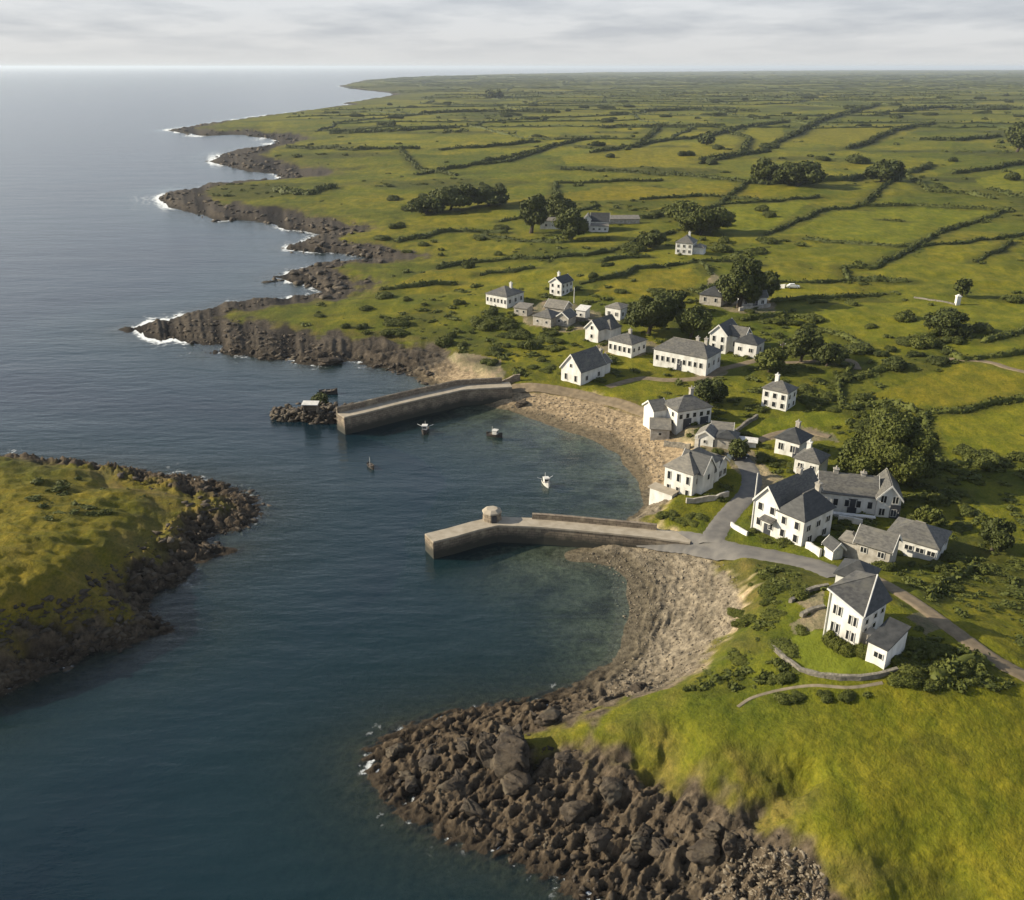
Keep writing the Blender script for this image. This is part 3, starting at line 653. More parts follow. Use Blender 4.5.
def build_wing(root, wg, walls, o=.25):
    x0, x1, y0, y1 = wg['b']; h = wg['h']; r = wg['r']; ty = wg['t']; zb = wg.get('z0', -1.6)
    rm = M[wg.get('m', 'slate')]
    walls.box(x0, x1, y0, y1, zb, h)
    mb = MB()
    if ty == 'gx':
        ym = (y0+y1)/2; sl = r/((y1-y0)/2); e = h-o*sl
        for yy, ye in ((y0, y0-o), (y1, y1+o)):
            mb.slab([(x0-o,ye,e+.04),(x1+o,ye,e+.04),(x1+o,ym,h+r+.04),(x0-o,ym,h+r+.04)], .13)
        for xx in (x0, x1): 
            a = xx+(.01 if xx == x0 else -.01)
            walls.add([(xx,y0,h-.01),(xx,y1,h-.01),(xx,ym,h+r)], [(0,1,2) if xx == x1 else (0,2,1)])
        ends = [[(xx, ye, e+.02), (xx, ym, h+r+.02), (xx, 2*ym-ye, e+.02)] for xx, ye in ((x0-o, y0-o), (x1+o, y0-o))]
    elif ty == 'gy':
        xm = (x0+x1)/2; sl = r/((x1-x0)/2); e = h-o*sl
        for xe in (x0-o, x1+o):
            mb.slab([(xe,y0-o,e+.04),(xe,y1+o,e+.04),(xm,y1+o,h+r+.04),(xm,y0-o,h+r+.04)], .13)
        for yy in (y0, y1): walls.add([(x0,yy,h-.01),(x1,yy,h-.01),(xm,yy,h+r)], [(0,1,2) if yy == y0 else (0,2,1)])
        ends = [[(xe, yy, e+.02), (xm, yy, h+r+.02), (2*xm-xe, yy, e+.02)] for xe, yy in ((x0-o, y0-o), (x0-o, y1+o))]
    elif ty == 'shed':     # slopes down towards the front
        mb.slab([(x0-o,y0-o,h+.03),(x1+o,y0-o,h+.03),(x1+o,y1+o,h+r+.03),(x0-o,y1+o,h+r+.03)], .12)
        walls.add([(x0,y1,h-.01),(x1,y1,h-.01),(x1,y1,h+r),(x0,y1,h+r),(x0,y0,h-.01),(x1,y0,h-.01)], [(1,0,3,2),(0,4,3),(5,1,2)])
    else:
        X0, X1, Y0, Y1 = x0-o, x1+o, y0-o, y1+o; L, W = X1-X0, Y1-Y0; e = h-.06; q = min(L, W)/2*wg.get('hip', 1)
        if L >= W: R = [(X0+q, (Y0+Y1)/2, h+r), (X1-q, (Y0+Y1)/2, h+r)]; fs = [(4,5,9,8),(5,6,9),(6,7,8,9),(7,4,8)]
        else: R = [((X0+X1)/2, Y0+q, h+r), ((X0+X1)/2, Y1-q, h+r)]; fs = [(4,5,8),(5,6,9,8),(6,7,9),(7,4,8,9)]
        vs = [(X0,Y0,e),(X1,Y0,e),(X1,Y1,e),(X0,Y1,e)]; vs += [(a,b,c+.1) for a, b, c in vs]+R
        mb.add(vs, [(3,2,1,0),(0,1,5,4),(1,2,6,5),(2,3,7,6),(3,0,4,7)]+fs)
    rf = mb.obj('roof', rm, root)
    if ty in ('gx', 'gy') and wg.get('barge', True):
        for e3 in ends:
            b = MB(); a, c, d_ = [Vector(p) for p in e3]
            for s0, s1 in ((a, c), (c, d_)): 
                out = Vector((0,.06,0)) if ty == 'gy' else Vector((.06,0,0))
                if (ty == 'gy' and e3[0][1] < (y0+y1)/2) or (ty == 'gx' and e3[0][0] < (x0+x1)/2): out = -out
                dn = Vector((0,0,-.12)); up = Vector((0,0,.2))
                b.add([s0+dn, s1+dn, s1+up, s0+up, s0+dn+out, s1+dn+out, s1+up+out, s0+up+out],
                      [(0,1,2,3),(7,6,5,4),(0,4,5,1),(1,5,6,2),(2,6,7,3),(3,7,4,0)])
            b.obj('bargeboard', M['trim'], rf)
    elif ty == 'hip' and wg.get('ridge', True):
        a, c = Vector(R[0]), Vector(R[1])
        if (a-c).length > .5: MB().bar(a+Vector((0,0,.03)), c+Vector((0,0,.03)), .09, n=6).obj('ridge_tile', M['slate_pale'], rf)
    for (cx, cy, ch) in wg.get('ch', []):
        b = MB().box(cx-.32, cx+.32, cy-.28, cy+.28, h-.2, h+ch).box(cx-.4, cx+.4, cy-.36, cy+.36, h+ch, h+ch+.12)
        b.bar((cx, cy, h+ch+.1), (cx, cy, h+ch+.5), .13, .1)
        b.obj('chimney', M['white'] if wg.get('wch') else M['grey_render'], rf)
    for spec in wg.get('w', []):
        f, cols, rows, ww, wh = spec[:5]; a, b, rz = wing_face(wg, f); lo, hi = (spec[5], spec[6]) if len(spec) > 6 else (0, 1)
        a = Vector(a); b = Vector(b)
        for i in range(cols):
            t = lo+(i+.5)/cols*(hi-lo); p = a.lerp(b, t)
            nrm = Vector((math.sin(rz), -math.cos(rz)))
            p = p+nrm*.03
            for z in rows: add_window(root, (p.x, p.y, z), rz, ww, wh)
    for (f, t, dw, dh, mk) in wg.get('d', []):
        a, b, rz = wing_face(wg, f); p = Vector(a).lerp(Vector(b), t)
        dr = MB().box(-dw/2, dw/2, -.06, .02, -.4, dh).obj('door', M[mk], root); dr.location = (p.x, p.y, 0); dr.rotation_euler = (0, 0, rz)
        MB().box(dw*.3, dw*.38, -.1, -.06, dh*.45, dh*.52).obj('handle', M['trim'], dr)
HOUSES = []
def house(name, A, B, wings, label, short, yaw=None, wm='white', cat='house', z=None):
    a, b = g1(*A), g1(*B)
    psi = math.atan2(b.y-a.y, b.x-a.x) if yaw is None else math.radians(yaw)
    xs = [0, (b-a).to_2d().length]
    cz = (a.z+b.z)/2 if z is None else z
    root = empty(name, (a.x, a.y, cz), psi); tag(root, label, cat)
    walls = MB()
    for wg in wings: build_wing(root, wg, walls)
    walls.obj('wall', M[wm], root)
    HOUSES.append((short, Vector((a.x+math.cos(psi)*2.5-math.sin(psi)*2.5, a.y+math.sin(psi)*2.5+math.cos(psi)*2.5, cz))))
    return root
def Wg(x0, x1, y0, y1, h, r, t, **k): return dict(b=(x0,x1,y0,y1), h=h, r=r, t=t, **k)

# the tall house on the headland: raking front wall, raised back corner
def tall_house():
    a, b = g1(824.7, 636), g1(857.5, 644); psi = math.radians(-50); L, W = 3.3, 4.3
    z = min(a.z, b.z); z = (a.z+b.z)/2
    root = empty('house', (a.x, a.y, z), psi); tag(root, 'tall white two storey house with raking slate roof on the headland lawn', 'house')
    hA, hB, hC, hD, hR = 4.9, 3.7, 3.6, 4.9, 5.3
    P = [(0,0),(L,0),(L,W),(0,W)]; Hs = [hA,hB,hC,hD]; R = (L*.55, W, hR)
    vs = [(x, y, -1.6) for x, y in P]+[(x, y, h) for (x, y), h in zip(P, Hs)]+[R]
    MB().add(vs, [(0,1,5,4),(1,2,6,5),(2,3,7,8,6),(3,0,4,7)]).obj('wall', M['white'], root)
    o = .3; Q = [(-o,-o,hA+.08),(L+o,-o,hB-.02),(L+o,W+o,hC),(-o,W+o,hD+.08),(L*.55,W+o,hR+.12)]
    rf = MB()
    rf.slab([Q[0],Q[1],Q[4]], .14).slab([Q[0],Q[4],Q[3]], .14); r1 = rf.obj('roof', M['slate'], root)
    MB().slab([Q[1],Q[2],Q[4]], .13).obj('roof', M['slate_dark'], root)  # plane turned from the sun: its shade is put into the darker slate colour
    up = Vector((0,0,.14))
    MB().bar(Vector(Q[1])+up, Vector(Q[4])+up, .075, n=6).obj('ridge_tile', M['trim'], r1)
    MB().bar(Vector(Q[0])+Vector((0,-.05,.05)), Vector(Q[1])+Vector((0,-.05,.05)), .10, n=6).obj('gutter', M['trim'], r1)
    MB().bar((-.08,-.08,-.5), (-.08,-.08,hA), .07, n=6).obj('downpipe', M['trim'], root)
    MB().bar((L+.08,-.08,-.5), (L+.08,-.08,hB), .07, n=6).obj('downpipe', M['trim'], root)
    for cx, zs in ((.85, (1.25,3.1)), (2.45, (1.1,2.75))):
        for z_ in zs:
            for dx in (-.26,.26): add_window(root, (cx+dx, -.03, z_), 0, .38, 1.05)
    for y_, zs in ((.9,(.8,1.75,2.7)), (2.4,(.6,1.7,2.75)), (3.6,(2.8,))):
        for z_ in zs: add_window(root, (L+.03, y_, z_), math.pi/2, .62, .62)
    # lower rear annexe, a part of the house
    an = MB(); x0, x1, y0, y1 = L+1.5, L+3.3, -1.2, 2.2
    an.add([(x0,y0,-3),(x1,y0,-3),(x1,y1,-3),(x0,y1,-3),(x0,y0,2.3),(x1,y0,2.3),(x1,y1,3.1),(x0,y1,3.1)], [(0,1,5,4),(1,2,6,5),(2,3,7,6),(3,0,4,7)])
    ax = an.obj('annexe_wall', M['white'], root)
    MB().slab([(x0-.15,y0-.2,2.3),(x1+.15,y0-.2,2.3),(x1+.15,y1+.2,3.18),(x0-.15,y1+.2,3.18)], .14).obj('roof', M['slate_dark'], root)
    MB().box(L-.02, x0+.02, .5, 1.9, -2, 1.7).obj('link_wall', M['grey_render'], root)
    for z_ in (-.2, 1.4): add_window(root, (x1-.7, y0-.03, z_), 0, .9, .65)
    HOUSES.append(('the tall white headland house', Vector((a.x+4, a.y+1, z))))
    return root
tall_house()
house('house', (752,528), (797,545), [
    Wg(0,3.7,0,9.0,4.2,2.3,'gy',w=[('S',2,(1.2,3.4),.75,1.1)],ch=[(1.8,6.5,3.0)],d=[('S',.62,1.0,2.1,'darkpaint')]),
    Wg(3.72,7.6,-.15,6.2,3.9,2.5,'hip',m='slate_dark',w=[('S',2,(1.1,2.9),.7,1.1),('E',3,(2.6,),.9,.9),('E',2,(.9,),1.0,1.0)],ch=[(5.6,5.2,2.9)]),
    Wg(1.9,3.3,-1.0,0.02,2.15,.25,'shed',m='slate',z0=1.9)],
    'large white double fronted house with dark hipped wing beside the road bend', 'the large double fronted house')
house('house', (817,511), (874,519), [
    Wg(0,7.4,0,5.0,2.8,1.9,'gx',w=[('S',5,(1.5,),.7,1.1)],ch=[(2.0,2.5,2.5),(5.6,2.5,2.3)],d=[('S',.6,1.2,2.2,'darkpaint')]),
    Wg(7.42,10.4,-.6,4.8,3.1,1.8,'gy',w=[('S',2,(1.0,2.9),.8,1.1)],d=[('S',.8,1.3,2.2,'darkpaint')]),
    Wg(1.5,7.0,-2.2,-1.95,.8,.02,'flat' if False else 'hip',m='trim',z0=-.8,ridge=False)],
    'long white farmhouse with cross gable in front of the biggest tree', 'the long white farmhouse', yaw=-14)
house('house', (774,453), (785,462), [
    Wg(0,4.0,0,4.4,2.7,1.6,'hip',m='slate_dark',w=[('S',2,(1.5,),.9,1.2)],d=[('S',.88,.9,2.0,'darkpaint')],ch=[(1.9,3.4,2.1)])],
    'white cottage with dark hipped roof just below the sandy yard track', 'the upper hipped cottage', yaw=-42)
house('house', (793,473), (813,480), [
    Wg(0,3.7,0,4.0,2.5,1.4,'hip',w=[('S',2,(1.5,),.8,.8)],ch=[(.9,3.0,1.7)],wch=1)],
    'small white cottage with grey hipped roof facing the large double fronted house', 'the small grey roofed cottage', yaw=-38)
house('house', (663,497), (684,503), [
    Wg(0,4.7,0,7.6,4.3,2.0,'hip',m='slate_pale',w=[('S',3,(1.0,3.1),.6,1.3),('E',3,(2.9,),.8,1.0),('E',2,(.9,),.8,1.1)],ch=[(1.2,6.6,2.6)]),
    Wg(1.6,5.5,1.3,4.6,4.25,2.1,'gx',m='slate_dark',w=[('E',1,(3.2,),.7,.9)]),
    Wg(1.0,4.5,7.62,10.2,3.1,1.0,'gx',w=[('E',2,(1.6,),.8,1.0)]),
    Wg(-1.4,2.4,-1.5,-.02,.9,.05,'shed',m='deck',z0=-2.4)],
    'white waterside house with dormer standing on the edge of harbour beach', 'the waterside dormer house', yaw=-42)
house('house', (676,435), (711,430), [
    Wg(0,6.8,0,5.4,3.5,1.6,'hip',w=[('S',5,(2.5,),.75,.9),('W',2,(1.2,2.6),.7,.9)],ch=[(4.8,3.6,2.4)],d=[('S',.3,1.6,2.0,'darkpaint'),('S',.8,1.6,1.9,'darkpaint')]),
    Wg(-2.6,-.02,3.4,6.8,2.9,1.2,'gx',m='slate_pale')],
    'white harbour house with strip of dark windows above the curved beach', 'the strip windowed harbour house', yaw=22)
house('shed', (650,441), (669,443), [Wg(0,3.2,0,3.0,1.9,.8,'shed',m='slate_pale',w=[('S',1,(1.1,),.6,.6)])],
    'low tan roofed shed above the inner beach', 'the tan roofed shed', yaw=-8, wm='grey_render', cat='shed')
house('shed', (696,447), (711,452), [Wg(0,2.7,0,3.0,1.9,.9,'gy',m='slate_pale',w=[('S',1,(1.0,),.5,.6)])],
    'small pale gabled shed between two harbour houses', 'the pale gabled shed', yaw=-25, cat='shed')
house('shed', (714,447), (730,450), [Wg(0,3.4,0,3.2,1.8,.9,'hip',m='slate_dark')],
    'dark roofed outbuilding beside the gabled shed', 'the dark outbuilding', yaw=-20, wm='grey_render', cat='shed')
house('shed', (711,441), (727,440), [Wg(0,3.2,0,3.4,1.9,.9,'gx',m='slate_pale')],
    'pale roofed outhouse behind the strip windowed harbour house', 'the pale roofed outhouse', yaw=-15, wm='grey_render', cat='shed')
house('shed', (739,447), (757,448), [Wg(0,2.6,0,1.2,.9,.25,'shed',m='trim')],
    'low white lean-to by the upper end of street', 'the white lean-to', cat='shed')
house('house', (761,406), (781,413), [
    Wg(0,4.7,0,3.9,3.5,1.3,'hip',w=[('S',3,(.9,2.5),.75,1.0),('E',2,(.9,2.5),.7,.9)],ch=[(1.6,2.0,2.2)],wch=1)],
    'square white house standing alone on grass above the village street', 'the lone square house', yaw=-40)
house('house', (653,365.5), (694,374), [
    Wg(0,11.6,0,6.8,3.6,2.0,'hip',hip=.75,w=[('S',9,(1.9,),.7,1.1,.02,.95),('E',3,(1.9,),.8,1.1)],ch=[(7.6,4.0,2.6),(9.6,3.6,2.8)],d=[('S',.5,1.0,2.1,'darkpaint')])],
    'long white hotel like house with row of front windows', 'the long row windowed house', yaw=-36)
house('house', (708.6,351), (742,357.5), [
    Wg(0,3.8,0,6.2,4.0,1.9,'gy',m='slate_dark',w=[('S',2,(1.2,2.9),.7,1.2)]),
    Wg(3.0,6.8,2.0,5.6,3.6,1.6,'gx',w=[('S',1,(1.8,),.8,1.1)]),
    Wg(5.6,10.4,.2,4.4,3.0,1.5,'hip',m='slate_dark',w=[('S',2,(1.6,),.9,.9),('E',1,(1.6,),1.0,1.1)])],
    'white house of three joined blocks behind the long row windowed house', 'the three block house', yaw=-36)
house('house', (561,380), (577,390), [
    Wg(0,5.0,0,7.4,3.0,2.9,'gy',w=[('S',2,(1.3,),.7,1.3),('S',1,(3.7,),.6,.8),('E',2,(1.3,),.8,1.0)]),
    Wg(1.0,4.4,7.42,10.0,2.7,1.2,'gy',m='slate_pale',ch=[(2.7,8.8,2.4)])],
    'steep roofed white gabled house above the far pier', 'the steep gabled house', yaw=-44)
house('house', (585,340), (594,343.5), [
    Wg(0,3.6,0,7.0,3.0,1.8,'gy',w=[('S',1,(1.3,3.2),.7,.9)],d=[('E',.6,1.5,2.1,'darkpaint')]),
    Wg(1.5,5.2,2.5,6.4,2.9,1.7,'hip',m='slate')],
    'white gable ended barn house left of the big dark tree', 'the gable ended barn', yaw=-42)
house('house', (608,352), (630,359), [
    Wg(0,6.0,0,5.4,2.9,1.3,'hip',w=[('S',5,(1.5,),.7,1.2),('E',3,(1.5,),.7,.9)],ch=[(3,3.6,1.9)])],
    'low white cottage with grey roof at foot of the big dark tree', 'the low cottage', yaw=-42)
house('house', (486,304), (508,308), [
    Wg(0,6.8,0,7.2,2.9,1.8,'hip',w=[('S',6,(1.5,),.6,1.1),('E',3,(1.5,),.9,1.1)],ch=[(4.6,4.6,2.4)],wch=1)],
    'white bungalow with broad grey hipped roof farthest left in the village', 'the leftmost bungalow', yaw=-37)
house('house', (549.5,295), (560,299), [
    Wg(0,3.8,0,5.2,3.5,1.3,'gy',w=[('S',2,(1.1,2.7),.7,.9),('E',3,(1.1,2.7),.8,.9)],m='slate_dark',ch=[(.8,3,2.0)],wch=1)],
    'upright white house behind the leftmost bungalow', 'the upright white house', yaw=-38)
house('house', (605,318), (615,323.5), [
    Wg(0,4.2,0,4.6,2.9,.9,'hip',m='slate_pale',w=[('S',2,(1.5,),.8,1.0),('E',2,(1.5,),.8,1.0)])],
    'flat looking white house half hidden behind the big dark tree', 'the half hidden white house', yaw=-38)
for A, yw, L, W, h, r, t, mm, lab in [
    ((533,325),-35,5.0,5.0,2.2,1.5,'hip','slate','grey cottage with slate roof among the walls of ruined yard'),
    ((545,316),-30,5.0,4.5,2.2,1.4,'gx','slate_pale','pale roofed grey shed at the back of ruined yard'),
    ((514,315),-30,3.6,3.0,1.8,.6,'shed','slate_pale','tan lean-to shed below the leftmost bungalow'),
    ((556,325),-30,3.2,4.0,2.0,1.2,'gy','slate','small grey shed at the right end of ruined yard')]:
    house('shed', A, (A[0]+10, A[1]), [Wg(0,L,0,W,h,r,t,m=mm,w=[('S',2,(1.1,),.6,.7)])], lab, 'the '+lab.split(' at ')[0].split(' among ')[0].split(' below ')[0], yaw=yw, wm='grey_render', cat='shed')
house('shed', (576,319), (584,321), [Wg(0,2.4,0,2.6,2.2,.6,'shed',m='trim',w=[('S',1,(1.2,),.6,.7)])], 'tiny white hut beside the lane of upper village', 'the tiny white hut', yaw=-30, cat='shed')
house('house', (699,304), (722,309), [
    Wg(0,5.6,0,5.6,2.4,1.9,'hip',m='slate_dark',w=[('S',2,(1.3,),.7,1.1)],ch=[(4.6,1.5,1.6)],wch=1)],
    'grey roofed cottage in the shade left of a tall round tree', 'the shaded cottage', yaw=-30, wm='grey_render')
house('house', (741,308), (764,307), [
    Wg(0,6.4,0,4.0,2.6,1.2,'gx',m='slate',w=[('S',3,(1.4,),.8,1.0)],d=[('S',.55,1.2,2.0,'darkpaint')])],
    'small white cottage directly under a tall round tree', 'the cottage under the round tree', yaw=4)
house('house', (675,254), (691.5,255.2), [
    Wg(0,5.4,0,6.0,3.6,2.1,'hip',hip=.9,w=[('S',3,(1.0,2.6),.8,1.0),('E',3,(1.0,2.6),.8,.9)],ch=[(3.4,3.4,2.8)],wch=1),
    Wg(5.42,8.6,1.5,5.0,2.3,1.0,'hip',m='slate_pale')],
    'lone white square house in the fields above the village', 'the lone field house', yaw=-24)
house('house', (584,231), (606,231.5), [
    Wg(0,2.4,0,6,4.2,1.4,'gy',m='slate',w=[('S',1,(1.4,3.2),.8,1.0)]),
    Wg(2.42,9,1.0,6.5,3.4,2.6,'gx',m='slate_dark'),
    Wg(2.5,8.8,-1.8,.98,2.0,.6,'shed',m='slate_pale',w=[('S',3,(1.0,),.8,.8)])],
    'white farm with blue grey roof right of the dark tree pair', 'the blue roofed farm', yaw=-6)
house('barn', (540,229), (565,229), [Wg(0,9,0,4.5,3.0,.9,'gx',m='slate_pale',w=[('S',2,(1.4,),.9,.9)])],
    'low pale barn half hidden by two dark trees', 'the half hidden barn', yaw=-4, cat='barn')
house('barn', (608,224), (640,222.5), [Wg(0,12,0,3.5,1.6,.9,'shed',m='slate_pale')],
    'long low pale barn right of the blue roofed farm', 'the long low barn', yaw=4, wm='grey_render', cat='barn')
house('house', (884,549), (927,566), [
    Wg(0,6.0,0,5.4,1.7,1.5,'hip',w=[('S',3,(.8,),1.0,.7,.35,1),('E',2,(1.0,),1.0,.9)],hip=.9),],
    'grey roofed bungalow standing farthest right below the long farmhouse', 'the right hand bungalow', yaw=-38)
house('house', (853,560), (880,574), [
    Wg(0,4.0,0,3.3,1.9,1.4,'gx',w=[('S',2,(1.1,),.8,.8)]),
    Wg(-1.9,-.02,.4,2.8,1.4,.7,'hip',m='slate_pale')],
    'small slate cottage with white gable edge in front of the bungalow', 'the white edged cottage', yaw=-38, wm='grey_render')
house('house', (834,587), (856,594), [
    Wg(0,3.4,0,3.4,1.2,1.4,'hip',m='slate_dark')],
    'dark hipped cottage tucked behind the tall headland house', 'the tucked dark cottage', yaw=-36)
house('shed', (832,560.5), (841,562), [
    Wg(0,1.4,0,1.7,1.35,.7,'gy',m='slate_dark',d=[('S',.5,.5,1.2,'trim')])],
    'tiny white garden shed at the edge of harbour road', 'the tiny garden shed', yaw=18, cat='shed')

# ------------------------------------------------------------------ free standing walls
def wallrun(name, pts, h, t, mt, label, cat='wall', step=.8, jag=.12):
    P = ground([p[0] for p in pts], [p[1] for p in pts])
    Q = []
    for i in range(len(P)-1):
        n = max(1, int(np.linalg.norm(P[i+1][:2]-P[i][:2])/step))
        for k in range(n): Q.append(P[i]*(1-k/n)+P[i+1]*k/n)
    Q.append(P[-1]); Q = np.array(Q); Q[:, 2] = height(Q[:, 0], Q[:, 1])
    T = np.gradient(Q[:, :2], axis=0); T /= np.linalg.norm(T, axis=1)[:, None]; Nn = np.stack([-T[:, 1], T[:, 0]], 1)
    vs = []; fs = []; o = Q[0]
    for i, q in enumerate(Q):
        hh = h*(1+random.uniform(-jag, jag)); tt = t/2*(1+random.uniform(-jag, jag))
        for s, z in ((-1, -.6), (-1, hh), (1, hh), (1, -.6)): vs.append((q[0]-o[0]+Nn[i][0]*s*tt, q[1]-o[1]+Nn[i][1]*s*tt, q[2]-o[2]+z))
    n = len(Q)
    for i in range(n-1):
        for j in range(4): fs.append((4*i+j, 4*i+4+j, 4*i+4+(j+1) % 4, 4*i+(j+1) % 4))
    fs += [(3,2,1,0),(4*n-4,4*n-3,4*n-2,4*n-1)]
    ob = mesh_obj(name, vs, fs, mt); ob.location = o
    return tag(ob, label, cat)
wallrun('garden_wall', [(772,647),(785,660),(800,671),(820,676.5),(840,679),(860,679),(878,677),(897,671)], .4, .35, M['fieldstone'], 'curved stone retaining wall round the headland lawn')
wallrun('garden_wall', [(790,603),(800,596),(815,590),(828,588)], .45, .4, M['fieldstone'], 'short rough stone wall left of the tall headland house')
wallrun('garden_wall', [(801,617),(812,611),(824,608)], .4, .4, M['fieldstone'], 'low stone wall at the top of headland lawn')
wallrun('garden_wall', [(747,536),(738,531),(731,526)], .7, .25, M['white'], 'white garden wall at the road bend')
wallrun('garden_wall', [(806,548),(813,552),(820,557)], 1.0, .25, M['white'], 'short white wall left of the tiny garden shed')
wallrun('garden_wall', [(686,503),(700,502),(716,500),(728,496)], .8, .3, M['grey_render'], 'pale terrace wall in front of the waterside dormer house')
wallrun('garden_wall', [(664,446),(676,447),(690,449)], .9, .35, M['fieldstone'], 'stone yard wall beside the tan roofed shed')
wallrun('garden_wall', [(731,437),(742,428),(757,418)], .7, .4, M['fieldstone'], 'dark straight stone wall crossing grass below the lone square house')
wallrun('field_wall', [(914,298),(930,300.5),(955,305)], .35, .3, M['fieldstone'], 'low field wall ending at a pale stone pillar')
wallrun('field_wall', [(739,311),(755,309),(770,307)], .9, .4, M['grey_render'], 'pale wall in front of the cottage under a round tree')
wallrun('field_wall', [(768,287),(776,287.5),(785,288)], 1.0, .6, M['white'], 'low white wall beside the silver parked car')
wallrun('garden_wall', [(838,521),(850,523),(862,525)], .9, .25, M['white'], 'white front garden wall of the long white farmhouse')
wallrun('garden_wall', [(560,317),(580,321),(600,325)], .9, .4, M['fieldstone'], 'long stone wall along the lane of upper village')
wallrun('garden_wall', [(470,396),(490,390.5),(508,384),(520,380)], 1.3, .5, M['stone'], 'sea wall stub behind the root of far pier')
# pillar, poles
def post(name, px, py, h, r, mt, label, cat):
    g = g1(px, py); mb = MB().bar((0,0,-.5), (0,0,h), r, r*.8, 8)
    o = mb.obj(name, mt); o.location = g; return tag(o, label, cat)
g = g1(957,305); mb = MB().box(-.5,.5,-.5,.5,-.5,2.1).box(-.62,.62,-.62,.62,2.1,2.3)
mb.add([(-.5,-.5,2.3),(.5,-.5,2.3),(.5,.5,2.3),(-.5,.5,2.3),(0,0,2.8)], [(0,1,4),(1,2,4),(2,3,4),(3,0,4)])
o = mb.obj('stone_pillar', M['white']); o.location = g; tag(o, 'pale square stone pillar at the end of field wall', 'pillar')
def pole(px, py, h, label, mt, arm=True):
    g = g1(px, py); r = empty('utility_pole', g, .5); tag(r, label, 'pole')
    MB().bar((0,0,-.5), (0,0,h), .13, .09).obj('pole', mt, r)
    if arm: 
        MB().box(-.7,.7,-.05,.05,h-.55,h-.43).obj('crossarm', M['wood'], r)
        for x in (-.6,0,.6): MB().bar((x,0,h-.43), (x,0,h-.25), .05).obj('insulator', M['trim'], r)
pole(780,369,5.5,'wooden pole beside the dark bushes right of the three block house', M['wood'])
pole(751.5,528,8.0,'tall white pole at the corner of the large double fronted house', M['trim'], False)
pole(690,409,4.5,'thin pole behind the strip windowed harbour house', M['wood'])
pole(574,303,4.0,'pale pole beside the upright white house', M['trim'], False)

# hut and rubble on the piers
x, y = at_z(492,521,2.6); g = Vector((float(x), float(y)+.7, 2.6)); r = empty('pier_hut', g, .25); tag(r, 'squat stone hut with capped roof on the bend of near pier', 'hut')
def ngon(rad, z, n, sx=1, sy=1): return [(sx*rad*math.cos(2*math.pi*(k+.5)/n), sy*rad*math.sin(2*math.pi*(k+.5)/n), z) for k in range(n)]
v = ngon(1.35,-.3,8)+ngon(1.25,1.1,8); MB().add(v, [(k,(k+1) % 8,8+(k+1) % 8,8+k) for k in range(8)]+[tuple(range(8,16))]).obj('wall', M['stone'], r)
v = ngon(1.4,1.1,8)+ngon(1.36,1.3,8)+ngon(.8,1.6,8); MB().add(v, [tuple(range(7,-1,-1))]+[(8*j+k,8*j+(k+1) % 8,8*j+8+(k+1) % 8,8*j+8+k) for j in (0,1) for k in range(8)]+[tuple(range(16,24))]).obj('roof', M['deck'], r)
MB().box(-.35,.35,-1.36,-1.1,-.1,.95).obj('door', M['darkpaint'], r)
x, y = at_z(311,410,2.2); g = Vector((float(x), float(y), 2.2)); r = empty('bench_shelter', g, -.05); tag(r, 'tiny pale roofed shelter on the rubble head of far pier', 'shelter')
MB().box(-1.3,1.3,.5,.7,-.4,1.3).box(-1.3,-1.1,-.6,.5,-.4,1.2).box(1.1,1.3,-.6,.5,-.4,1.2).obj('wall', M['stone'], r)
MB().slab([(-1.5,-.8,1.15),(1.5,-.8,1.15),(1.5,.8,1.4),(-1.5,.8,1.4)], .15).obj('roof', M['trim'], r)

# ------------------------------------------------------------------ rocks
def ico(sub):
    import bmesh
    bm = bmesh.new(); bmesh.ops.create_icosphere(bm, subdivisions=sub, radius=1)
    v = np.array([p.co[:] for p in bm.verts]); f = np.array([[q.index for q in p.verts] for p in bm.faces]); bm.free(); return v, f
ICO = {k: ico(k) for k in (1, 2, 3, 4)}
def n3(v, s, seed): return (noise(v[:, 0]*s+v[:, 2]*s*.7, v[:, 1]*s-v[:, 2]*s*.6, seed)+noise(v[:, 2]*s+5, v[:, 0]*s+v[:, 1]*.5*s, seed+1))*.7
def rock_shape(sub, seed, facets=9):
    v, f = ICO[sub]; r = np.random.default_rng(seed); v = v.copy(); rad = np.ones(len(v))
    for k in range(facets):
        n = r.normal(size=3); n /= np.linalg.norm(n); c = r.uniform(.5, .85)
        dt = v@n; rad = np.where(dt > 1e-3, np.minimum(rad, c/np.maximum(dt, 1e-3)), rad)
    rad = rad*(1+.10*n3(v, 2.2, seed)+.05*n3(v, 5, seed+7))
    return v*rad[:, None], f
def hull_rock(seed, n=13, flat=1.0):
    import bmesh
    r = np.random.default_rng(seed); p = r.normal(size=(n, 3)); p /= np.linalg.norm(p, axis=1)[:, None]; p *= r.uniform(.75, 1.1, (n, 1))
    bm = bmesh.new(); [bm.verts.new(q) for q in p]; res = bmesh.ops.convex_hull(bm, input=bm.verts)
    bmesh.ops.delete(bm, geom=[e for e in res['geom_interior'] if isinstance(e, bmesh.types.BMVert)], context='VERTS'); bm.verts.index_update()
    bm.verts.ensure_lookup_table(); v = np.array([q.co[:] for q in bm.verts]); f = np.array([[q.index for q in t.verts] for t in bm.faces]); bm.free(); return v, f
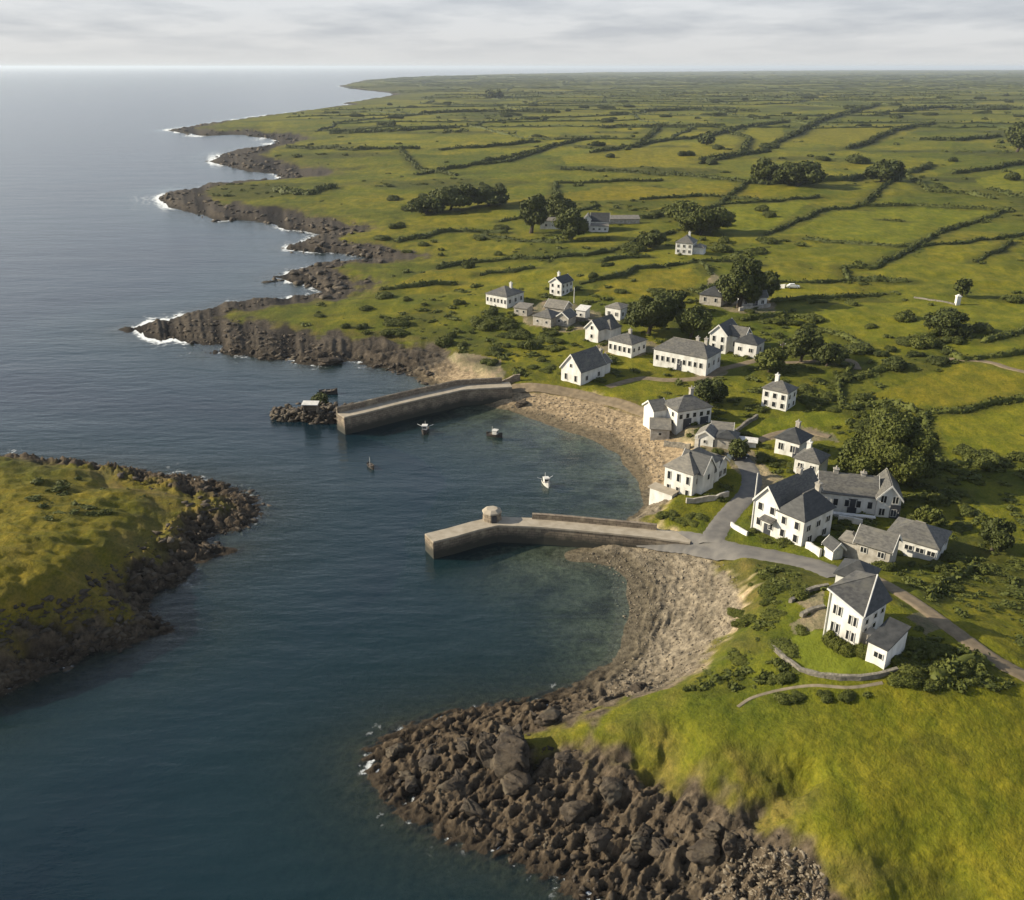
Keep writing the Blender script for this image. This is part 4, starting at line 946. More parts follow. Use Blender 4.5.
def crag(seed):
    import bmesh
    v, f = hull_rock(seed, 22); me = bpy.data.meshes.new('crag'); me.from_pydata([tuple(q) for q in v], [], [tuple(q) for q in f]); bm = bmesh.new(); bm.from_mesh(me)
    bmesh.ops.subdivide_edges(bm, edges=bm.edges, cuts=7, use_grid_fill=True); bmesh.ops.triangulate(bm, faces=bm.faces); bm.verts.index_update()
    w = np.array([q.co[:] for q in bm.verts]); g = np.array([[q.index for q in t.verts] for t in bm.faces]); bm.free(); bpy.data.meshes.remove(me)
    fis = np.abs(noise(w[:, 0]*2.1+w[:, 1]*1.3, w[:, 2]*.5+seed, seed+9)); dsp = .12*n3(w, 2.3, seed)+.10*np.abs(n3(w, 5.5, seed+3))-.05*np.abs(n3(w, 11, seed+5))-.30*np.exp(-(fis/.07)**2)
    return w*(1+dsp[:, None]), g
ROCKM = [crag(100+k) for k in range(6)]
rk_meshes = []
for k, (v, f) in enumerate(ROCKM):
    me_o = mesh_obj('rock', v, f, M['rock'], None, False); rk_meshes.append(me_o.data); bpy.data.objects.remove(me_o)
def rock(px, py, sx, sy, sz, k, rz, label, group='boulders on the near rocky point', sink=.25):
    g = g1(px, py); o = bpy.data.objects.new('rock', rk_meshes[k % 6]); o.location = (g.x, g.y, g.z+sz*(1-2*sink)*.5); o.scale = (sx, sy, sz); o.rotation_euler = (random.uniform(-.2,.2), random.uniform(-.2,.2), rz)
    link(o); tag(o, label, 'rock', group)
BIG = [(512,762,2.1,2.2,2.9,0,.4,'largest grey boulder on the near rocky point'),(487,757,1.2,1.6,2.2,1,1.0,'tall split boulder just left of the largest boulder'),
 (520,786,1.7,1.4,1.2,2,.2,'low boulder just below the largest boulder'),(455,790,2.0,1.1,.8,3,.5,'long flat slab of rock left of centre on the near point'),
 (470,812,1.8,1.0,.8,4,-.3,'flat slab of rock on the lower left edge of near point'),(612,792,1.5,1.2,1.2,5,.9,'boulder below the grassy lip of near point'),
 (706,853,1.6,1.1,1.0,0,.3,'rounded boulder at the top of lowest pebble beach'),(728,846,.9,.8,1.0,1,.9,'upright boulder right of the rounded boulder'),
 (714,832,.9,.8,.8,2,.4,'smaller boulder above the rounded boulder'),(660,850,1.2,1.0,.8,3,.1,'boulder left of the rounded boulder'),
 (575,815,1.6,1.2,1.0,4,.7,'broad boulder in the middle of lower rocks'),(430,765,1.2,1.0,.9,5,.6,'boulder near the seaward tip of near point'),
 (395,752,1.0,.8,.7,1,.2,'outermost boulder at the seaward tip of near point'),(550,720,1.6,1.0,.9,2,.6,'boulder on the upper edge of near point'),
 (640,690,1.1,.8,.6,3,.2,'dark boulder at the foot of front beach'),(600,840,1.3,1.1,.9,0,1.3,'boulder among wet rocks at lowest shore'),
 (865//1+0,403,1.0,.8,.7,4,.3,None)]
for k in range(14):
    px_, py_ = random.choice([(430,775),(470,770),(560,800),(600,830),(640,850),(540,760),(580,780),(500,820),(620,870),(690,880),(450,750),(520,740)])
    px_ += random.uniform(-24,24); py_ += random.uniform(-14,14)
    BIG.append((px_, py_, random.uniform(.6,1.25), random.uniform(.5,1.0), random.uniform(.4,.9), k, random.uniform(0,6), 'dark craggy block of the near rocky point', None))
for b in BIG:
    if b[7]: rock(*b[:8], sink=.42 if len(b) > 8 else .25)
rock(523,405,1.6,1.1,.9,2,.4,'dark boulder at the root of far pier', 'boulders in the harbour')
rock(330,363,3.0,1.6,1.2,1,.2,'dark offshore boulder below the nearest headland', 'boulders in the harbour')
def rubble(name, polypx, n, smin, smax, mt, label, beach=False, seed=1, zmax=9, uu=None):
    r = np.random.default_rng(seed); P = np.array(polypx, float); pts = []
    lo, hi = P.min(0), P.max(0); cand = r.uniform(lo, hi, (n*6, 2)); cand = cand[inpoly(cand[:, 0], cand[:, 1], P)][:n]
    G = ground(cand[:, 0], cand[:, 1]); d, u, isle = shore(G[:, 0], G[:, 1])
    ok = (u < (.98 if not beach else 1.0)) & (u > -.35); G = G[ok]
    hz = height(G[:, 0], G[:, 1]); G[:, 2] = hz
    ok = hz > -.6; G = G[ok]
    base = [hull_rock(300+k, 9 if beach else 12) for k in range(12)]
    V = []; Fc = []; off = 0
    for i, g in enumerate(G):
        v, f = base[i % 12]; s = smin+(smax-smin)*r.random()**3.5; a = r.uniform(0, 6.28)
        q = v*np.array([s*r.uniform(.8,1.9), s*r.uniform(.6,1.0), s*r.uniform(.35,.7)]); c, si = math.cos(a), math.sin(a)
        q = np.stack([q[:, 0]*c-q[:, 1]*si, q[:, 0]*si+q[:, 1]*c, q[:, 2]], 1)+g+np.array([0,0,.12*s])
        V.append(q); Fc.append(f+off); off += len(v)
    o = mesh_obj(name, np.concatenate(V), np.concatenate(Fc), mt); tag(o, label, 'rocks', kind='stuff')
rubble('rock_rubble', [(380,735),(460,715),(540,700),(640,690),(690,690),(590,730),(600,790),(700,800),(830,850),(830,905),(600,905),(480,845),(380,790)], 900, .05, .4, M['rock'], 'broken dark rocks heaped over the near point')
rubble('beach_stones', [(580,550),(700,548),(738,575),(735,640),(700,690),(600,700),(640,640)], 3000, .05, .22, M['beach_rock'], 'grey stones of the front beach', True, 2)
rubble('beach_stones', [(512,392),(600,405),(655,435),(668,470),(650,505),(640,470),(600,430),(512,410)], 1500, .06, .26, M['beach_rock'], 'tan stones of the harbour beach', True, 3)
rubble('beach_stones', [(740,845),(820,850),(830,905),(700,905)], 800, .06, .3, M['beach_rock'], 'pale pebbles at the lowest shore', True, 4)
rubble('rock_rubble', [(90,462),(270,485),(270,530),(190,560),(180,600),(130,650),(-60,720),(-60,640),(120,560),(180,510)], 1500, .1, .7, M['rock'], 'dark rocks round the left island shore', False, 5)
rubble('rock_rubble', [(120,325),(260,300),(330,350),(450,375),(440,392),(330,368),(210,352)], 800, .15, .9, M['rock'], 'dark rocks along the nearest headland', False, 6)
rubble('rock_rubble', [(155,185),(290,170),(390,230),(400,268),(330,300),(260,300),(250,230),(160,215)], 1000, .35, 2.0, M['rock'], 'dark rocks along the second and third headlands', False, 7)
rubble('rock_rubble', [(160,124),(300,105),(320,150),(300,185),(200,172),(165,140)], 700, .6, 3.0, M['rock'], 'dark rocks along the far headlands', False, 8)
# rubble head of the far pier
mb_v = []; mb_f = []; off = 0; r = np.random.default_rng(9)
for k in range(760):
    t = r.random(); px_ = 271+t*83; x, y = at_z(px_, 419+t*5+r.uniform(-7, 4), 0)
    z = r.uniform(-.6, 1.0+1.6*min(1, t*1.6)); s = r.uniform(.25, .8)
    v, f = hull_rock(500+k % 12, 10); q = v*s*np.array([1.2,1,.75])+np.array([float(x), float(y)+1.0+z*.35, z*.8]); mb_v.append(q); mb_f.append(f+off); off += len(v)
o = mesh_obj('rubble_mound', np.concatenate(mb_v), np.concatenate(mb_f), M['rock']); tag(o, 'mound of armour stones at the head of far pier', 'rocks', kind='stuff')

# ------------------------------------------------------------------ foliage
def leaves_on(core_v, core_n, n, size, r, spread=.12):
    i = r.integers(0, len(core_v), n); p = core_v[i]+r.normal(size=(n, 3))*spread; nn = core_n[i]+r.normal(size=(n, 3))*.55
    nn /= np.linalg.norm(nn, axis=1)[:, None]
    t = np.cross(nn, r.normal(size=(n, 3))); t /= np.linalg.norm(t, axis=1)[:, None]; b = np.cross(nn, t)
    s = (size*r.uniform(.6, 1.3, n))[:, None]
    p = p+core_n[i]*(r.random((n, 1))**2*size*2.2)
    V = np.stack([p-t*s-b*s*.6, p+t*s-b*s*.6, p+t*s*.6+b*s, p-t*s*.6+b*s], 1).reshape(-1, 3)
    return V, np.arange(4*n).reshape(n, 4)
def blob_cluster(r, lobes, n_leaf, size, sub=2):
    """lumpy crown: several overlapping lobes, dark cores plus leaf faces; returns quads (tri cores are doubled as quads)"""
    V = []; Q = []; off = 0
    cv, cf = ICO[sub]
    for (cx, cy, cz, rx, ry, rz, share) in lobes:
        seed = int(r.integers(1, 1e6)); rad = 1+.28*n3(cv, 1.6, seed)+.16*n3(cv, 4, seed+3)
        p = cv*rad[:, None]*np.array([rx,ry,rz])*.88+np.array([cx,cy,cz]); nn = cv/np.array([rx,ry,rz]); nn /= np.linalg.norm(nn, axis=1)[:, None]
        p0 = np.array([cx,cy,cz]); V.append(p0+(p-p0)*.86); Q.append(np.concatenate([cf, cf[:, 2:3]], 1)+off); off += len(p)
        tri = p[cf]; nt_ = nn[cf]; m = max(8, int(n_leaf*share)); k = r.integers(0, len(cf), m); w = r.dirichlet((1,1,1), m)[..., None]
        sp, sn = (tri[k]*w).sum(1), (nt_[k]*w).sum(1)
        v2, q2 = leaves_on(sp, sn, m, size, r, size*.45); V.append(v2); Q.append(q2+off); off += len(v2)
    return np.concatenate(V), np.concatenate(Q)
def mesh_quads(name, V, Q, mt, parent=None):
    tri = Q[:, 2] == Q[:, 3]
    me = bpy.data.meshes.new(name)
    loops = np.concatenate([Q[tri][:, :3].ravel(), Q[~tri].ravel()]); nt_, nq = tri.sum(), (~tri).sum()
    me.vertices.add(len(V)); me.vertices.foreach_set('co', V.astype(np.float32).ravel())
    me.loops.add(len(loops)); me.loops.foreach_set('vertex_index', loops.astype(np.int32))
    me.polygons.add(nt_+nq); me.polygons.foreach_set('loop_start', np.concatenate([np.arange(nt_)*3, nt_*3+np.arange(nq)*4]).astype(np.int32))
    me.update(calc_edges=True); me.materials.append(mt)
    return link(bpy.data.objects.new(name, me), parent)
BUSH = []
for k in range(7):
    r = np.random.default_rng(40+k); lob = []
    for j in range(5 if k < 5 else 7):
        a = r.uniform(0, 6.28); d = r.uniform(.15, .6); s = r.uniform(.38, .62)
        lob.append((math.cos(a)*d, math.sin(a)*d, .22+r.uniform(0,.28), s, s, s*r.uniform(.75,1.05), .2))
    V, Q = blob_cluster(r, lob, 3000, .055, 2); BUSH.append((V, Q))
BLOW = []
for k in range(6):
    r = np.random.default_rng(140+k); lob = []
    for j in range(3):
        a = r.uniform(0, 6.28); d = r.uniform(.1, .55); q = r.uniform(.42, .66); lob.append((math.cos(a)*d, math.sin(a)*d, .2+r.uniform(0,.25), q, q, q*r.uniform(.7,1.0), .34))
    BLOW.append(blob_cluster(r, lob, 150, .15, 1))
def clump(r, x, y, z, sx, sy, sz):
    V, Q = BLOW[int(r.integers(0, 6))]; a = r.uniform(0, 6.28); c, q = math.cos(a), math.sin(a); W_ = V*np.array([sx, sy, sz])
    return np.stack([W_[:, 0]*c-W_[:, 1]*q+x, W_[:, 0]*q+W_[:, 1]*c+y, W_[:, 2]+z], 1), Q
bush_me = {}
def bush_data(k, mk):
    if (k, mk) not in bush_me:
        o = mesh_quads('bush', BUSH[k][0], BUSH[k][1], M[mk]); bush_me[(k, mk)] = o.data; bpy.data.objects.remove(o)
    return bush_me[(k, mk)]
def bush_at(g, sx, sy, sz, mk, name='bush'):
    o = bpy.data.objects.new(name, bush_data(random.randrange(7), mk)); o.location = (g[0], g[1], g[2]-.12*sz); o.scale = (sx, sy, sz); o.rotation_euler = (0, 0, random.uniform(0, 6.28))
    return link(o)
# trees
def tree(px, py, wpx, hpx, label, mk='leaf_dark', group='trees round the village', trunk=.05):
    g = g1(px, py); dist = (g-Vector((0,0,CAMH))).length; m = dist/F; R = wpx*m/2; Ht = hpx*m/math.cos(math.atan2(CAMH-g.z, g.to_2d().length))
    r = np.random.default_rng(int(px*7+py)); root = empty('tree', g); tag(root, label, 'tree', group)
    tb = MB(); z1 = Ht*max(trunk, .2)
    tb.bar((0,0,-.4), (.1*R,0,z1), .055*Ht, .04*Ht, 8)
    lob = []; nl = 9 if wpx > 30 else 7
    cz = Ht*(trunk+(1-trunk)*.5); vz = Ht*(1-trunk)*.5
    lob.append((0,0,cz,R*.62,R*.62,vz*.72,.18))
    for j in range(nl+5):
        a = j*2.4+r.uniform(-.5,.5); e = r.uniform(-.75, .95); c = math.sqrt(max(0, 1-e*e)); s = r.uniform(.20,.46); kk = r.uniform(.55,.82)
        q = (math.cos(a)*c*R*kk+.12*R*(1+e), math.sin(a)*c*R*kk, cz+e*vz*.70)
        lob.append(q+(R*s, R*s, min(vz,R)*s*1.0, .9/(nl+5)))
        if j < 6: tb.bar((.1*R,0,z1*.95), (q[0]*.8,q[1]*.8,q[2]-.1*vz), .028*Ht, .012*Ht, 6)
    tb.obj('trunk', M['bark'], root)
    n = int(np.clip(wpx*hpx*7, 900, 22000)); sz = max(.09, .95*m)
    V, Q = blob_cluster(r, lob, n, sz, 2); mesh_quads('crown', V, Q, M[mk], root)
    return root
TREES = [(648,334,46,40,'big dark round tree between the low cottage and the row windowed house','leaf_dark'),
 (690,338,38,29,'lower dark tree behind the long row windowed house','leaf_dark'),
 (738,308,42,48,'tall round tree rising over a small white cottage','leaf_dark'),(764,302,20,30,'slim dark tree right of the tall round tree','leaf_dark'),
 (880,484,78,66,'biggest broad tree standing behind the long white farmhouse','leaf'),(908,482,36,30,'round small tree at right foot of the biggest tree','leaf_dark'),
 (858,478,40,44,'left shoulder tree merged with the biggest tree','leaf'),
 (531,233,28,38,'tall dark tree left of the half hidden barn','leaf_dark'),(556,224,30,28,'broad dark tree behind the half hidden barn','leaf_dark'),
 (570,240,32,28,'dark tree in front of the half hidden barn','leaf_dark'),
 (763,183,26,22,'round tree at left end of the distant tree row','leaf_dark'),(797,186,46,22,'wide dark tree in the distant tree row','leaf_dark'),
 (880,182,36,18,'round tree at right end of the distant tree row','leaf_dark'),
 (991,551,28,30,'round tree alone in the field at right edge','leaf_dark'),(924,528,20,22,'small round tree above the right hand bungalow','leaf'),
 (706,404,26,28,'dark round tree beside the strip windowed harbour house','leaf_dark'),
 (1017,152,26,24,'dark tree cut by the right picture edge','leaf_dark'),(961,297,11,18,'small tree behind the pale stone pillar','leaf_dark'),
 (800,362,30,32,'dark tree right of the wooden pole','leaf_dark'),(826,366,32,22,'lower dark tree right of the wooden pole','leaf_dark'),
 (672,312,30,20,'small dark tree left of the shaded cottage','leaf_dark'),(716,400,18,16,'small tree behind the dark round tree at the harbour','leaf_dark'),
 (735,461,20,22,'very dark tree beside the dark outbuilding','leaf_dark'),(768,372,30,22,'bushy tree below the three block house','leaf'),
 (450,210,44,24,'broad tree in the clump above the cliffs','leaf_dark'),(425,214,40,16,'left hand tree of the clump above the cliffs','leaf_dark'),(488,206,40,18,'right hand tree of the clump above the cliffs','leaf_dark'),
 (700,235,52,26,'dark spreading tree left above the lone field house','leaf'),(680,222,36,18,'spreading tree behind the lone field house','leaf'),
 (648,248,30,16,'low tree between the blue roofed farm and lone field house','leaf_dark'),
 (943,334,40,20,'low spreading tree in the field below a stone pillar','leaf_dark'),
 (706,145,14,10,'single distant tree standing in open fields','leaf_dark'),(492,98,18,6,'distant dark copse on the far plain','leaf_dark'),
 (318,407,20,11,'wind bent shrub tree on the head of far pier','leaf_dark')]
for t in TREES: tree(*t)

# hedges
class Acc:
    def __init__(s): s.V = []; s.Q = []; s.n = 0
    def add(s, V, Q): s.V.append(V); s.Q.append(Q+s.n); s.n += len(V)
def hedge_geo(P, h, w, r, leaf, dens, step):
    """P: (n,2) world polyline. lumpy core and leaf faces"""
    seg = np.linalg.norm(np.diff(P, axis=0), axis=1); L = seg.sum(); n = max(3, int(L/step)); s = np.concatenate([[0], np.cumsum(seg)])
    t = np.linspace(0, L, n); X = np.interp(t, s, P[:, 0]); Y = np.interp(t, s, P[:, 1])
    wob = noise(t/14.0, np.full(n, r.random()*99), 3)*w*.7
    T = np.stack([np.gradient(X), np.gradient(Y)], 1); T /= np.linalg.norm(T, axis=1)[:, None]+1e-9; Nn = np.stack([-T[:, 1], T[:, 0]], 1)
    X = X+Nn[:, 0]*wob; Y = Y+Nn[:, 1]*wob
    Z = height(X, Y); sd = r.random()*99
    k = np.clip(.75+.85*fbm(t/(5.0+h*2), np.full(n, sd), 4, 3), -.05, 1.8); k2 = np.clip(.85+1.0*fbm(t/5.0, np.full(n, sd+7), 5, 3), .35, 1.8)
    k[0] *= .4; k[-1] *= .4
    prof = np.array([(-1,-.12),(-.92,.45),(-.5,.92),(.05,1.02),(.55,.88),(.95,.4),(1,-.12)])
    m = len(prof); J = r.normal(size=(n, m))*.10
    V = np.zeros((n, m, 3)); 
    for j, (a, b) in enumerate(prof):
        o = a*w/2*k2*(1+J[:, j]); V[:, j, 0] = X+Nn[:, 0]*o; V[:, j, 1] = Y+Nn[:, 1]*o; V[:, j, 2] = Z+b*h*k*(1+J[:, j]*1.3)
    idx = np.arange(n*m).reshape(n, m); Q = np.stack([idx[:-1, :-1], idx[1:, :-1], idx[1:, 1:], idx[:-1, 1:]], -1).reshape(-1, 4)[:, ::-1]
    V = V.reshape(-1, 3); out = [V]; oq = [Q]
    nl = int(L*dens)
    if nl > 0:
        pt = V[Q]; c = r.integers(0, len(Q), nl); wgt = r.dirichlet((1,1,1,1), nl)[..., None]; sp = (pt[c]*wgt).sum(1)
        nn = np.cross(pt[c, 1]-pt[c, 0], pt[c, 3]-pt[c, 0]); nn /= np.linalg.norm(nn, axis=1)[:, None]+1e-9; nn *= np.where(nn[:, 2:3] < -.1, -1, 1)
        v2, q2 = leaves_on(sp, nn, nl, leaf, r, leaf*.5); out.append(v2); oq.append(q2+len(V))
    if nl > 0:
        no = sum(len(o_) for o_ in out); st_ = max(.55*w, step*1.5); pos = 0.0
        while pos < L:
            i = min(n-1, int(pos/L*(n-1))); gap = noise(np.array([pos/9.0]), np.array([sd+50]), 6)[0]
            if gap > -.8:
                s_ = w*(.26+.30*r.random()**1.5+.2*max(gap, 0)); ox = r.normal()*w*.28; zz = Z[i]-.1*s_
                v3, q3 = clump(r, X[i]+Nn[i, 0]*ox, Y[i]+Nn[i, 1]*ox, zz, s_*r.uniform(.9,1.7), s_, min(h*1.25, s_*1.1)*r.uniform(.7,1.3)); out.append(v3); oq.append(q3+no); no += len(v3)
            pos += st_*r.uniform(.5, 1.5)
    return np.concatenate(out), np.concatenate(oq)
hr = np.random.default_rng(77); HEDGE_OBJS = []
for pts, h, w in HEDGES:
    a = np.array(pts, float); G = ground(a[:, 0], a[:, 1]); D = np.linalg.norm(G[:, :2], axis=1).mean(); m = D/F
    leaf = max(.2, 1.0*m*.62); V, Q = hedge_geo(G[:, :2], h*.58, w*.52, hr, leaf, min(16, 3.2*h/leaf), max(.5, 1.2*m))
    o3 = G[len(G)//2].copy(); ob = mesh_quads('hedge', V-o3, Q, M['leaf_dark'] if D > 240 else M['leaf']); ob.location = o3; HEDGE_OBJS.append((ob, a.mean(0)))
# clipped hedge by the tall house
a = ground([828,840,853,866,878], [641,650,655,656,653]); hq = Acc(); r = np.random.default_rng(5)
for t in np.linspace(0, 3.999, 22):
    p = a[int(t)]*(1-t%1)+a[int(t)+1]*(t%1); V, Q = BUSH[int(r.integers(0, 7))]; hq.add(V*np.array([.75,.7,1.15*r.uniform(.9,1.05)])+p+np.array([0,0,-.1])+r.normal(size=3)*.05, Q)
V, Q = np.concatenate(hq.V), np.concatenate(hq.Q)
ob = mesh_quads('clipped_hedge', V-a[2], Q, M['leaf_light']); ob.location = a[2]; tag(ob, 'clipped green hedge curving below the tall headland house', 'hedge')

# scattered bushes: (polygon px, count, size m, material)
ZONES = [
 ([(300,305),(420,292),(500,315),(520,345),(440,348),(330,335)],20,(1.3,3.2),'leaf'),([(490,312),(560,332),(575,360),(500,372),(470,350)],18,(1.2,2.6),'leaf'),
 ([(520,330),(560,338),(560,372),(530,378)],8,(1.2,2.4),'leaf_light'),
 ([(700,300),(860,300),(860,345),(770,350),(720,325)],16,(1.4,3.0),'leaf'),([(760,370),(860,372),(870,408),(800,420),(730,390)],18,(1.0,2.6),'leaf'),
 ([(730,455),(775,455),(785,480),(755,485)],9,(.7,1.4),'leaf'),([(840,300),(1024,302),(1024,345),(860,350)],9,(1.2,3.0),'leaf'),
 ([(860,345),(960,340),(1000,358),(900,368),(840,362)],16,(1.4,3.2),'leaf_dark'),([(600,215),(780,205),(770,262),(640,262)],22,(1.8,4.2),'leaf'),
 ([(390,185),(520,182),(515,212),(395,212)],12,(2.5,4.5),'leaf_dark'),([(745,565),(825,580),(800,640),(740,680),(730,620)],26,(.5,1.5),'leaf_light'),
 ([(740,690),(800,672),(830,684),(900,682),(890,700),(790,712)],12,(.5,1.1),'leaf'),([(650,520),(690,508),(720,503),(718,520),(700,528),(660,527)],24,(.6,1.25),'leaf_light'),
 ([(757,536),(772,541),(800,552),(796,556),(760,546)],9,(.6,1.2),'leaf'),([(520,118),(1024,118),(1024,200),(700,165),(520,150)],34,(3.0,6.5),'leaf_dark'),
 ([(900,550),(985,575),(930,640),(900,600)],16,(.5,1.2),'leaf'),
 ([(860,395),(905,405),(935,480),(900,500),(850,400)],9,(1.0,2.2),'leaf'),([(940,450),(1024,450),(1024,475),(950,480)],7,(1.0,2.2),'leaf'),
 ([(890,498),(990,500),(990,535),(900,530)],9,(.7,1.5),'leaf'),([(600,250),(690,270),(660,300),(560,300)],10,(1.2,2.6),'leaf'),
 ([(820,515),(880,527),(880,545),(840,545)],7,(.6,1.1),'leaf'),([(905,650),(940,640),(985,665),(950,690),(905,690)],10,(.6,1.3),'leaf'),
 ([(380,225),(500,215),(520,260),(420,285),(370,280)],14,(1.6,3.4),'leaf'),([(800,545),(880,575),(860,600),(820,570)],5,(.5,1.0),'leaf'),
]
def camspace(p):
    d = Vector(p)-Vector((0,0,CAMH)); z = d.y*CT-d.z*ST
    return 512+F*d.x/z, 450-F*(d.z*CT+d.y*ST)/z
NEAR = []
br = np.random.default_rng(3)
for poly, n, (s0, s1), mk in ZONES:
    P = np.array(poly, float); lo, hi = P.min(0), P.max(0); c = br.uniform(lo, hi, (n*8, 2)); c = c[inpoly(c[:, 0], c[:, 1], P)][:n]
    G = ground(c[:, 0], c[:, 1]); rd = road_dist(G[:, 0], G[:, 1])
    for g, q, d in zip(G, c, rd):
        s = s0+(s1-s0)*br.random()**1.8
        if d < s*.6+.3: continue
        if any((Vector(g[:2])-hp.to_2d()).length < 2.6+s*.5 for _, hp in HOUSES): continue
        o = bush_at(g, s*br.uniform(.9,1.5), s*br.uniform(.8,1.1), s*br.uniform(.55,.9)*(.6 if mk == 'leaf_light' else 1), mk); NEAR.append((o, q))
for short, p in HOUSES:
    n = 4 if p.to_2d().length < 260 else 2
    for k in range(n):
        a = br.uniform(0, 6.28); R = br.uniform(3.4, 5.6); g = Vector((p.x+R*math.cos(a), p.y+R*math.sin(a), 0)); g.z = gz(g.x, g.y); s = br.uniform(.6, 1.25)
        if float(road_dist(np.array([g.x]), np.array([g.y]))[0]) < s*.7+.2 or g.z < 1.2: continue
        NEAR.append((bush_at(g, s*br.uniform(.9,1.6), s, s*.75, 'leaf'), camspace(g)))
# far fields: hedge network on a jittered lattice, nearest ones as things, the rest one mass
fr = np.random.default_rng(21); cs = 125.
def node(i, j): 
    ii, jj = np.array([i]), np.array([j])
    return np.array([(i+.75*(h2(ii, jj, 7)[0]-.5))*cs*1.25, (j+.75*(h2(ii, jj, 8)[0]-.5))*cs])
mass = Acc(); FAR = []; edges = []
for j in range(5, 48):
    xm = (j*cs*CT+CAMH*ST)*.62
    for i in range(int(-xm/cs/1.25)-1, int(xm/cs/1.25)+2):
        for (di, dj, pr) in ((1,0,.84),(0,1,.66)):
            if fr.random() < pr: edges.append((node(i,j), node(i+di,j+dj)))
mid = np.array([(a+b)/2 for a, b in edges]); dd, _, _ = shore(mid[:, 0], mid[:, 1]); ends = np.array([b for a, b in edges]); de, _, _ = shore(ends[:, 0], ends[:, 1])
order = np.argsort(mid[:, 1])
for q in order:
    if dd[q] < 70 or de[q] < 50: continue
    a, b = edges[q]; y = mid[q, 1]; nseg = 5
    if y < 850 and fr.random() < .5: continue
    P = np.array([a+(b-a)*t+fr.normal(size=2)*4*(0 < t < 1) for t in np.linspace(0, 1, nseg)])
    m = y/F; V, Q = hedge_geo(P, 1.3+y/3000, 1.5+y/1500, fr, max(.9, .55*m), .55 if y < 2200 else 0, max(2.5, 2.2*m))
    if len(FAR) < 170:
        o3 = np.array([mid[q, 0], mid[q, 1], 0]); ob = mesh_quads('hedge', V-o3, Q, M['leaf_dark']); ob.location = o3; FAR.append((ob, y))
    else: mass.add(V, Q)
# far bushes and copses in the mass
for k in range(520):
    y = 900*math.exp(fr.random()*2.2); x = fr.uniform(-.35, .62)*y
    if shore(np.array([x]), np.array([y]))[0][0] < 90: continue
    s = fr.uniform(2, 4.6)*(1+y/3000); V, Q = BUSH[k % 7]; z = gz(x, y)
    if y > 2000: Vb, Qb = ICO[2][0]*np.array([.8,.8,.6]), np.concatenate([ICO[2][1], ICO[2][1][:, 2:3]], 1)
    else: Vb, Qb = V, Q
    if y <= 2000 and fr.random() < .6: continue
    mass.add(Vb*np.array([s*fr.uniform(1,2.6), s, s*.7])+np.array([x, y, z]), Qb)
ob = mesh_quads('hedge_network', np.concatenate(mass.V), np.concatenate(mass.Q), M['leaf_dark']); tag(ob, 'dark web of far hedges and copses fading to the horizon', 'hedges', kind='stuff')

# rough grass over the near slopes
def grass(name, polypx, n, seed, label, hgt=.2):
    r = np.random.default_rng(seed); P = np.array(polypx, float); lo, hi = P.min(0), P.max(0); c = r.uniform(lo, hi, (int(n*2.6), 2)); c = c[inpoly(c[:, 0], c[:, 1], P)][:n]
    G = ground(c[:, 0], c[:, 1], 10); d, u, isle = shore(G[:, 0], G[:, 1]); lawn = pxpoly(LAWN); lp = inpoly(G[:, 0], G[:, 1], lawn)
    n2 = fbm(G[:, 0]/5, G[:, 1]/5, 62, 3); cl = fbm(G[:, 0]/2.2, G[:, 1]/2.2, 91, 3)
    ok = (np.where(isle, u > .75, u+.35*n2 > 1.12)) & (~lp) & (road_dist(G[:, 0], G[:, 1]) > .25) & (cl > -.25+.5*(r.random(len(G))-.5)); G = G[ok]; n = len(G); V = []; 
    hh = hgt*(.6+.9*r.random(n))*(1+.9*np.clip(cl[ok], 0, 1)); a = r.uniform(0, 6.28, n); B = 3
    out = np.zeros((n, B, 3, 3))
    for k in range(B):
        an = a+k*2.1+r.normal(size=n)*.4; wd = .05+.05*r.random(n); lean = hh*(.3+.5*r.random(n))
        bx, by = np.cos(an), np.sin(an)
        out[:, k, 0] = G+np.stack([-by*wd, bx*wd, -.08+0*wd], 1); out[:, k, 1] = G+np.stack([by*wd, -bx*wd, -.08+0*wd], 1)
        out[:, k, 2] = G+np.stack([bx*lean+.12*hh, by*lean, hh], 1)
    V = out.reshape(-1, 3); o = mesh_obj(name, V, np.arange(len(V)).reshape(-1, 3), M['grass']); tag(o, label, 'grass', kind='stuff')
m, nt, bs = mat('rough_grass'); v = coords(nt, (1,1,1), 'Position'); geo = N(nt, 'ShaderNodeNewGeometry')
c = mixc(nt, (.10,.108,.011), (.15,.138,.014), ramp(nt, tnoise(nt, v, .16, 5, .65), [(.36, 0.), (.62, 1.)])); c = mixc(nt, c, (.18,.155,.022), mathn(nt, 'MULTIPLY', geo.outputs['Random Per Island'], .35))
nt.links.new(c, bs.inputs['Base Color']); bs.inputs['Roughness'].default_value = .8; bs.inputs['Specular IOR Level'].default_value = .1; M['grass'] = m

